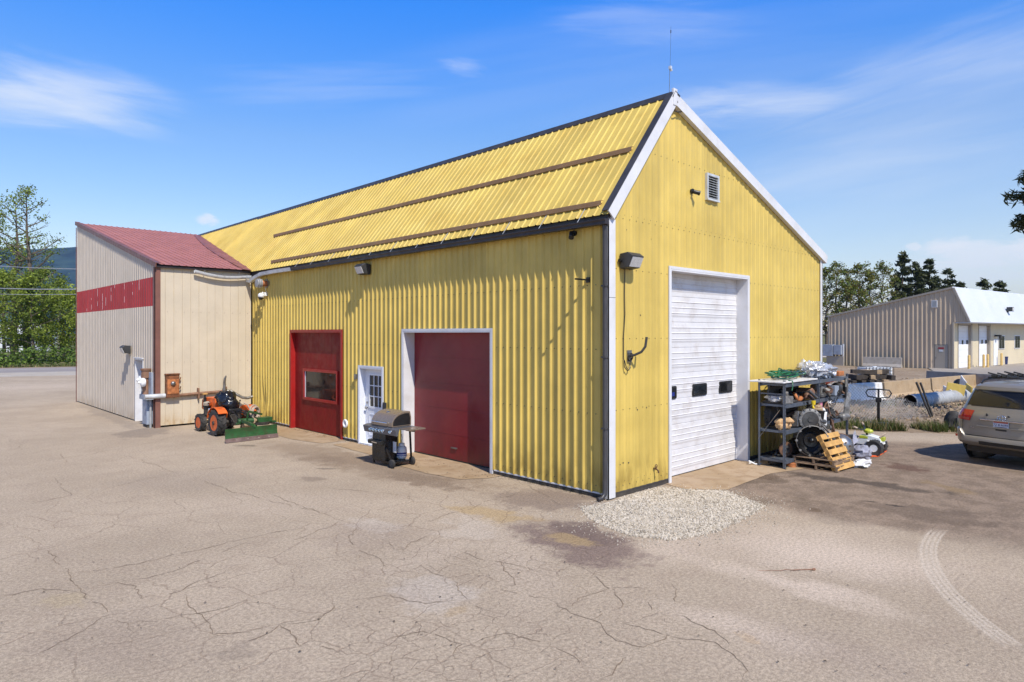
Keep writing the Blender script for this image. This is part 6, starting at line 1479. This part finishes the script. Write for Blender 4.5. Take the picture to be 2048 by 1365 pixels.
# ---------------------------------------------------------------- vegetation
def leaf_quads(mb,c,r,n,size,rngm,flat=1.,droop=0,asp=1.):
    for _ in range(n):
        d=V((random.gauss(0,1),random.gauss(0,1),random.gauss(0,1)*flat))
        d=d*(r*random.random()**.5/max(.01,d.length)); p=c+d
        a=V((random.gauss(0,1),random.gauss(0,1),random.gauss(0,.7))).normalized(); b=a.orthogonal().normalized()
        b=(Matrix.Rotation(rnd(0,6.3),3,a)@b); s=size*rnd(.6,1.3)
        a2=a*s*asp; b2=b*s*.5
        mb.add([p-a2*.5,p+b2*.5,p+a2*.5,p-b2*.5],[(0,1,2,3)],random.choice(rngm))
def decid(label,loc,H,R,group,mats=('leaf_mid','leaf_light','leaf_dark'),n=2600,size=.35,base=.18,limbs=16,seed=1,sparse=.5,lean=.03,name='broadleaf_tree'):
    random.seed(seed); t=thing(name,label,'tree',loc,0,group)
    tk=MB(); pts=[V((0,0,-.2))]; k=9
    for i in range(1,k+1): pts.append(V((rnd(-1,1)*lean*H*.5,rnd(-1,1)*lean*H*.5,H*.96*i/k))*1.0)
    tk.tube(pts,[max(.025,.022*H*(1-i/(k+.6))) for i in range(k+1)],8)
    cr=MB(); cl=[]
    for i in range(limbs):
        u=base+(1-base)*((i+.5)/limbs)**.9; z=u*H; a=i*2.4+rnd(-.4,.4)
        j=min(k-1,int(u/.96*k)); b0=pts[j].lerp(pts[j+1],min(1,u/.96*k-j))
        prof=math.sin(PI*min(1,max(.06,(u-base*.6)/(1.05-base*.6)))**.8)
        L=R*prof*rnd(.65,1.15); rise=rnd(.25,.8)*L+.3*(u>.8)*L
        p1=b0+V((math.cos(a)*L*.5,math.sin(a)*L*.5,rise*.4)); p2=b0+V((math.cos(a)*L,math.sin(a)*L,rise))
        rr=max(.03,.010*H*(1-u*.75)); tk.tube([b0,p1,p2],[rr,rr*.6,rr*.2],5)
        for q in range(3):
            s=rnd(.3,1); e=b0.lerp(p2,s)+V((rnd(-1,1),rnd(-1,1),rnd(-.3,1)))*L*.28; tk.tube([b0.lerp(p2,s*.8),e],[rr*.35,rr*.1],4); cl.append((e,L))
        cl+=[(p2,L),(p1.lerp(p2,.5),L)]
    cl.append((V((0,0,H*.97)),R*.3)); cl.append((V((0,0,H*.88)),R*.4))
    per=max(6,n//len(cl))
    for (c,L) in cl:
        kk=random.random(); ms=[0,0,1] if kk<.45 else ([1,1,0] if kk<.7 else [2,2,0])
        if random.random()<sparse*.35: continue
        leaf_quads(cr,c,max(.35,R*.24)*rnd(.7,1.25),int(per*rnd(.6,1.5)),size,ms,.8)
    tk.build('trunk','bark',t,smooth=60); cr.build('crown',list(mats),t); return t
def conifer(label,loc,H,R,group,n=2600,size=.45,base=.12,seed=1,gap=.35,mats=('needle_dark','needle_mid'),tuft=.30,asp=1.6,name='conifer_tree',power=.8,wh=None):
    random.seed(seed); t=thing(name,label,'tree',loc,0,group)
    tk=MB(); tk.tube([(0,0,-.2),(.02*H*rnd(-1,1)*.4,0,H*.5),(0,0,H)],[.018*H,.011*H,.02],8); cr=MB()
    wh=wh or int(H*1.15); ends=[]
    for i in range(wh):
        u=base+(1-base)*(i+rnd(0,.6))/wh; z=u*H
        for b in range(random.choice((3,4,5))):
            if random.random()<gap: continue
            a=rnd(0,2*PI); L=R*(1-u)**power*rnd(.55,1.15)+.25; rise=rnd(-.12,.28)*L
            p0=V((0,0,z)); p2=p0+V((math.cos(a)*L,math.sin(a)*L,rise)); tk.tube([p0,p2],[.012+.004*L,.008],4)
            for s in ((.5,.75,1.) if L>.9 else (.6,1.)): ends.append((p0.lerp(p2,s)+V((0,0,.05)),tuft*(1.15-.2*s)*max(.6,L/R*1.3)))
    ends.append((V((0,0,H)),tuft*.6)); ends.append((V((0,0,H*.97)),tuft*.7))
    per=max(5,n//len(ends))
    for c,r in ends: leaf_quads(cr,c,r,int(per*rnd(.6,1.4)),size,[0,0,1] if random.random()<.7 else [1,1,0],.65,asp=asp)
    tk.build('trunk','bark_pine',t,smooth=60); cr.build('crown',list(mats),t); return t
def gz(u,v0,dep,vtop):
    p=at(u,HZ,dep); return (p.x,p.y,0),3.05+(HZ-vtop)/FPX*dep
# left roadside trees
GL='trees beyond the road'
for (u,dep,vt,R,lab,kw) in [
  (30,74,392,4.2,'tall thin topped tree rising highest at the left edge beyond the road',dict(n=3600,seed=3,limbs=26,sparse=1.3,base=.10)),
  (58,72,374,2.9,'tall airy tree with forked bare twigs standing against the dark hill',dict(n=2800,seed=8,limbs=26,sparse=1.5,base=.12)),
  (-20,78,430,5.5,'broad leafy tree cut by the left border of the picture',dict(n=6000,seed=12,limbs=20,base=.12)),
  (86,80,540,3.2,'mid height green tree between the airy tree and the roadside saplings',dict(n=4600,seed=15,limbs=18,base=.1)),
  (8,70,555,4.2,'low bright green tree under the tall ones at the left edge',dict(n=6200,seed=19,limbs=18,base=.12,mats=('leaf_light','leaf_mid','leaf_mid'))),
  (64,69,565,3.8,'low leafy tree with yellow green leaves right of the dark trunk',dict(n=6200,seed=23,limbs=18,base=.14,mats=('leaf_mid','leaf_light','leaf_dark'))),
  (126,74,600,3.6,'rounded yellow green sapling tree beside the annex edge',dict(n=6000,seed=27,limbs=18,base=.06,mats=('leaf_light','leaf_mid','leaf_light'))),
  (160,72,588,3.4,'yellow green sapling tree half hidden by the annex corner',dict(n=5600,seed=31,limbs=18,base=.06,mats=('leaf_light','leaf_light','leaf_mid'))),
  (104,84,600,3.6,'dark green tree behind the saplings near the utility pole',dict(n=4400,seed=35,limbs=16,base=.1,mats=('leaf_dark','leaf_mid','leaf_dark')))]:
    l,H=gz(u,0,dep,vt); decid(lab,l,H,R,GL,size=.27,**kw)
# brush along the road, one unbroken band
random.seed(40); f=MB(); c0=(ra+rb)/2
for i in range(420):
    s=rnd(-26,42); dn=rnd(5.2,8.4); hgt=2.1*(.75+.35*noise.noise(V((s*.25,0,4))))*(1 if dn>5.8 else .6)
    q=c0+rd*s+rn*dn; 
    for zz in (hgt*.25,hgt*.6,hgt*.92): leaf_quads(f,V((q.x,q.y,zz)),.62,14,.30,[0,0,1] if zz>hgt*.5 else [1,1,0],.7)
tag(f.build('roadside_brush',['bush_a','bush_b']),'dense low green brush along the far side of the road','brush',None,'stuff')
f=MB()
for i in range(2600):
    s=rnd(-24,42); dn=rnd(4.3,5.6); q=c0+rd*s+rn*dn; hh=rnd(.12,.35); a=rnd(0,PI); dx=V((math.cos(a),math.sin(a)))*.05
    f.add([(q.x-dx.x,q.y-dx.y,0),(q.x+dx.x,q.y+dx.y,0),(q.x+rnd(-.1,.1),q.y+rnd(-.1,.1),hh)],[(0,1,2)],random.choice((0,0,1)))
tag(f.build('verge_grass',['verge_grass','weed_dry']),'rough grass strip between the road and the brush','grass',None,'stuff')
# house glimpsed behind the trees
hp=at(12,HZ,112); hsx=thing('house','white walled house with dark roof glimpsed between the left tree trunks','house',(hp.x,hp.y,0),-.75)
f=MB(); f.box(-9,6,-4,4,0,3.0); f.build('wall','house_wall',hsx); f=MB(); f.prism([(-9.5,-4.6,2.9),(-9.5,4.6,2.9),(-9.5,0,4.6)],(16,0,0)); f.build('roof','house_wall',hsx)
for x in (-6,-2,3): f=MB(); f.box(x,x+1.2,-4.03,-4.0,1,2.2); f.build('window','glass_dark',hsx)
f=MB(); f.box(4,5,-4.05,-4.0,0,2.1); f.build('door','grey_dark',hsx)
pp=at(117,HZ,92); t=thing('utility_pole','pale utility pole between the dark trees and the annex edge','pole',(pp.x,pp.y,0))
f=MB(); f.cyl((0,0,0),(0,0,9.3),.15,.10,10); f.build('post','pole_wood',t,smooth=60)
f=MB(); f.cbox((0,0,8.6),(1.8,.1,.12),0,RZ(.9)); f.build('crossarm','pole_wood',t)
for v0,v1,dep,r,lab in ((531,540,58,.028,'upper pale power line crossing in front of the hill'),(575.5,580,56,.036,'thick pale power line crossing the trees at mid height'),(587,590,60,.022,'thin power line just below the thick one')):
    a=at(-260,v0-(v1-v0)*1.6,dep+3);b=at(330,v1+(v1-v0)*1.0,dep-2); f=MB()
    f.tube([a.lerp(b,i/24)-V((0,0,.5*math.sin(PI*i/24))) +V((0,0,.42)) for i in range(25)],r,5); tag(f.build('power_line','wire'),lab,'wire')
# trees behind the beige building
GR='trees behind the beige building'
for (u,vt,R,lab,kw) in [(1652,540,2.6,'olive broadleaf tree peeping out at the yellow gable edge',dict(seed=50)),(1672,526,2.9,'tall olive broadleaf tree first clear of the yellow gable',dict(seed=51)),(1694,540,2.6,'slim olive broadleaf tree second clear of the yellow gable',dict(seed=55)),(1717,530,3.0,'olive broadleaf tree with thin bare twigs third from the gable',dict(seed=52)),(1742,543,2.7,'slim olive tree fourth from the gable, in the dip of the tree tops',dict(seed=54)),(1764,528,3.3,'dense olive broadleaf tree next to the dark conifers',dict(seed=53)),(1703,572,3,'short shaded tree just over the low roof edge',dict(seed=56))]:
    l,H=gz(u,0,108,vt); decid(lab,l,H,R,GR,mats=('leaf_olive','leaf_mid','leaf_dark'),n=3000,size=.36,base=.12,limbs=26,sparse=.8,**kw)
for (u,vt,R,lab,kw) in [(1805,507,3.4,'tallest thin dark conifer behind the beige building',dict(seed=60,gap=.5)),(1794,545,3.,'dense lower conifer left of the tallest one',dict(seed=61,gap=.2)),(1830,526,3.6,'dark full conifer right of the tallest one',dict(seed=62,gap=.25)),(1842,540,3.2,'dark conifer filling the middle of the group',dict(seed=67,gap=.2)),(1859,520,3.,'narrow gappy conifer third of the tall group',dict(seed=63,gap=.42)),(1895,539,3.6,'lopsided conifer just left of the white roof peak',dict(seed=64,gap=.3)),(1872,556,3.2,'short conifer against the roof slope',dict(seed=68,gap=.3)),(1968,561,3.2,'conifer tip showing above the white roof',dict(seed=65,gap=.3)),(2000,566,3.4,'spreading conifer tip farthest along the white roof',dict(seed=66,gap=.4)),(1923,566,1.6,'tiny conifer tip beside the white roof peak',dict(seed=69,gap=.3))]:
    l,H=gz(u,0,112,vt); conifer(lab,l,H,R,GR,n=2200,size=.55,base=.15,tuft=.75,wh=int(H*1.1),**kw)
# pine just outside the right edge: only branch ends reach in
l,H=gz(2158,0,22,150); l=(l[0],l[1],0)
conifer('near pine whose needle tufts reach in at the upper right edge',l,H,2.1,'near pine',n=20000,size=.13,base=.60,seed=78,gap=.40,tuft=.36,asp=2.6,wh=13,power=.35,name='pine_tree')
# weeds along the yard edge
random.seed(70); f=MB()
e0=V((9.9,4.6));ed=[V((11.4,1.9)),V((12.45,.2)),V((13.95,-2.15)),V((17.5,-8.1)),V((19,-9.8))]
for i in range(5200):
    k=random.choice((0,0,1,1,1,2,2)); a,b=ed[k],ed[k+1]; q=a.lerp(b,random.random()); n_=V((b.y-a.y,-(b.x-a.x))).normalized(); n_=n_ if n_.x>0 else -n_
    dd=abs(random.gauss(.1,.55)); q=q+n_*(dd+.05)
    if noise.noise(V((q.x*.9,q.y*.9,2)))<-.12: continue
    hh=rnd(.10,.42)*(1-.35*min(1,dd)); an=rnd(0,PI); dx=V((math.cos(an),math.sin(an)))*.014
    z0=.02+.12*min(1,dd/3)
    f.add([(q.x-dx.x,q.y-dx.y,z0),(q.x+dx.x,q.y+dx.y,z0),(q.x+rnd(-.15,.15),q.y+rnd(-.15,.15),z0+hh)],[(0,1,2)],random.choice((0,0,1)))
for i in range(900):
    q=V(G(rnd(1700,1935),rnd(770,852))); hh=rnd(.06,.22)
    if q.x<12.5 or noise.noise(V((q.x*.7,q.y*.7,8)))<.05: continue
    an=rnd(0,PI); dx=V((math.cos(an),math.sin(an)))*.02; f.add([(q.x-dx.x,q.y-dx.y,.12),(q.x+dx.x,q.y+dx.y,.12),(q.x+rnd(-.1,.1),q.y+rnd(-.1,.1),.15+hh)],[(0,1,2)],random.choice((0,1,1)))
tag(f.build('weeds',['weed','weed_dry']),'green and dry weeds along the edge of the paved yard','weeds',None,'stuff')
# rocks and rubble on the bank
random.seed(71); f=MB()
for i in range(1500):
    q=V(G(rnd(1690,1960),rnd(762,850)))
    if (q.x-12.4)*.843+(q.y-.15)*.538<.5 or q.x>40: continue
    r=rnd(.018,.05)*(1 if random.random()<.95 else 2.0); f.ball((q.x,q.y,.17+r*.2+.10*noise.noise(V((q.x*.5,q.y*.5,0)))),(r*1.2,r,r*.8),6,random.choice((0,1,1)),.5,2,i)
tag(f.build('rubble',['concrete_tan','dirt'],smooth=30),'broken stones scattered over the dirt bank','rubble',None,'stuff')
# loose pale gravel at the corner
random.seed(72); f=MB()
gp_=[(-1.20,-.52),(-.75,.02),(-.25,-.12),(.1,-.10),(.7,.0),(1.55,-.05),(1.75,-.6),(2.2,-1.15),(1.65,-2.2),(.6,-2.35),(-.4,-2.4),(-1.25,-2.15),(-1.5,-1.6),(-1.38,-1.0)]
def inside(x,y):
    c=False;n=len(gp_)
    for i in range(n):
        (x1,y1),(x2,y2)=gp_[i],gp_[i-1]
        if (y1>y)!=(y2>y) and x<(x2-x1)*(y-y1)/(y2-y1)+x1: c=not c
    return c
def edged(x,y):
    m=9
    for i in range(len(gp_)):
        a=V(gp_[i-1]);b=V(gp_[i]);p=V((x,y)); t=max(0,min(1,(p-a).dot(b-a)/(b-a).length_squared)); m=min(m,(p-a.lerp(b,t)).length)
    return m
vs=[];fs=[];n=44;idx={}
for i in range(n+1):
    for j in range(n+1):
        x=-1.7+4.1*i/n;y=-2.6+2.75*j/n
        e=edged(x,y) if inside(x,y) else -edged(x,y)
        idx[i,j]=len(vs); vs.append((x,y,-.03+min(.06,max(0,(e+.05)*.22))+ (.012*noise.noise(V((x*5,y*5,1))) if e>0 else 0)))
for i in range(n):
    for j in range(n): fs.append((idx[i,j],idx[i+1,j],idx[i+1,j+1],idx[i,j+1]))
f.add(vs,fs,0)
cnt=0
while cnt<17000:
    x=rnd(-2.0,2.6);y=rnd(-2.9,.15)
    ins=inside(x,y); e=edged(x,y)
    if not ins and random.random()>.22*math.exp(-e/.22): continue
    if y>-.05 and x>0: continue
    z=-.03+min(.06,max(0,((e if ins else 0)+.05)*.22)); r=rnd(.004,.0145) if ins else rnd(.002,.009); z=max(z,.002)
    R=Matrix.Rotation(rnd(0,6),4,V((rnd(-1,1),rnd(-1,1),rnd(-1,1.01))))
    M_=T(x,y,z+r*.5)@R; vv=[V((sx*r*rnd(.7,1.3),sy*r*rnd(.6,1.1),sz*r*rnd(.5,.9))) for sx in (-1,1) for sy in (-1,1) for sz in (-1,1)]
    f.add(vv,[(0,1,3,2),(4,6,7,5),(0,4,5,1),(2,3,7,6),(0,2,6,4),(1,5,7,3)],random.choice((0,0,1)),M_); cnt+=1
M('gravel_dark',(.36,.31,.24),.9,0,.3,12,bump=.002)
tag(f.build('gravel_patch',['gravel_stone','gravel_dark']),'patch of loose pale gravel at the near corner of the workshop','gravel',None,'stuff')
# litter: twig, leaves and grit
f=MB(); a=V(G(1518,1144));b=V(G(1628,1141)); pts=[a.lerp(b,i/8) for i in range(9)]
f.tube([(p.x+.02*math.sin(i*2),p.y+.015*math.cos(i*3),.012) for i,p in enumerate(pts)],[.002,.003,.003,.004,.004,.004,.005,.006,.008],5); f.tube([(pts[5].x,pts[5].y,.012),(pts[5].x+.05,pts[5].y-.06,.02)],.005,4); f.ball((b.x,b.y,.015),(.035,.02,.014),8,0,.5,3,2)
tag(f.build('twig','rust_pipe'),'lone dry twig lying on the dusty paving','twig')
random.seed(73); f=MB()
for i in range(420):
    if i<120: q=V((-rnd(.03,.16),rnd(.1,15.5)))
    elif i<190: q=V((rnd(-1.0,-.1),rnd(2.6,6.5)))
    else: q=V(G(rnd(0,2040),rnd(880,1365)))
    if q.x>-.02 and q.y>-.02 and q.x<9.7: continue
    s=rnd(.008,.028)*(1 if i<190 else .8); a=rnd(0,6); R=RZ(a)@RX(rnd(-.6,.6)); f.add([(-s,0,0),(0,-s*.5,.004),(s,0,0),(0,s*.5,.006)],[(0,1,2,3)],0,T(q.x,q.y,.014)@R)
for i in range(260):
    y=rnd(.1,3.1) if i<150 else rnd(6.6,15); hh=rnd(.03,.13); x=-rnd(.01,.07); f.add([(x-.006,y-.006,0),(x+.006,y+.006,0),(x-rnd(-.05,.08),y+rnd(-.06,.06),hh)],[(0,1,2)],1 if i%3 else 2)
tag(f.build('leaf_litter',['bark','weed_dry','weed']),'dry leaves, grit and tiny weeds along the wall foot and over the paving','litter',None,'stuff')
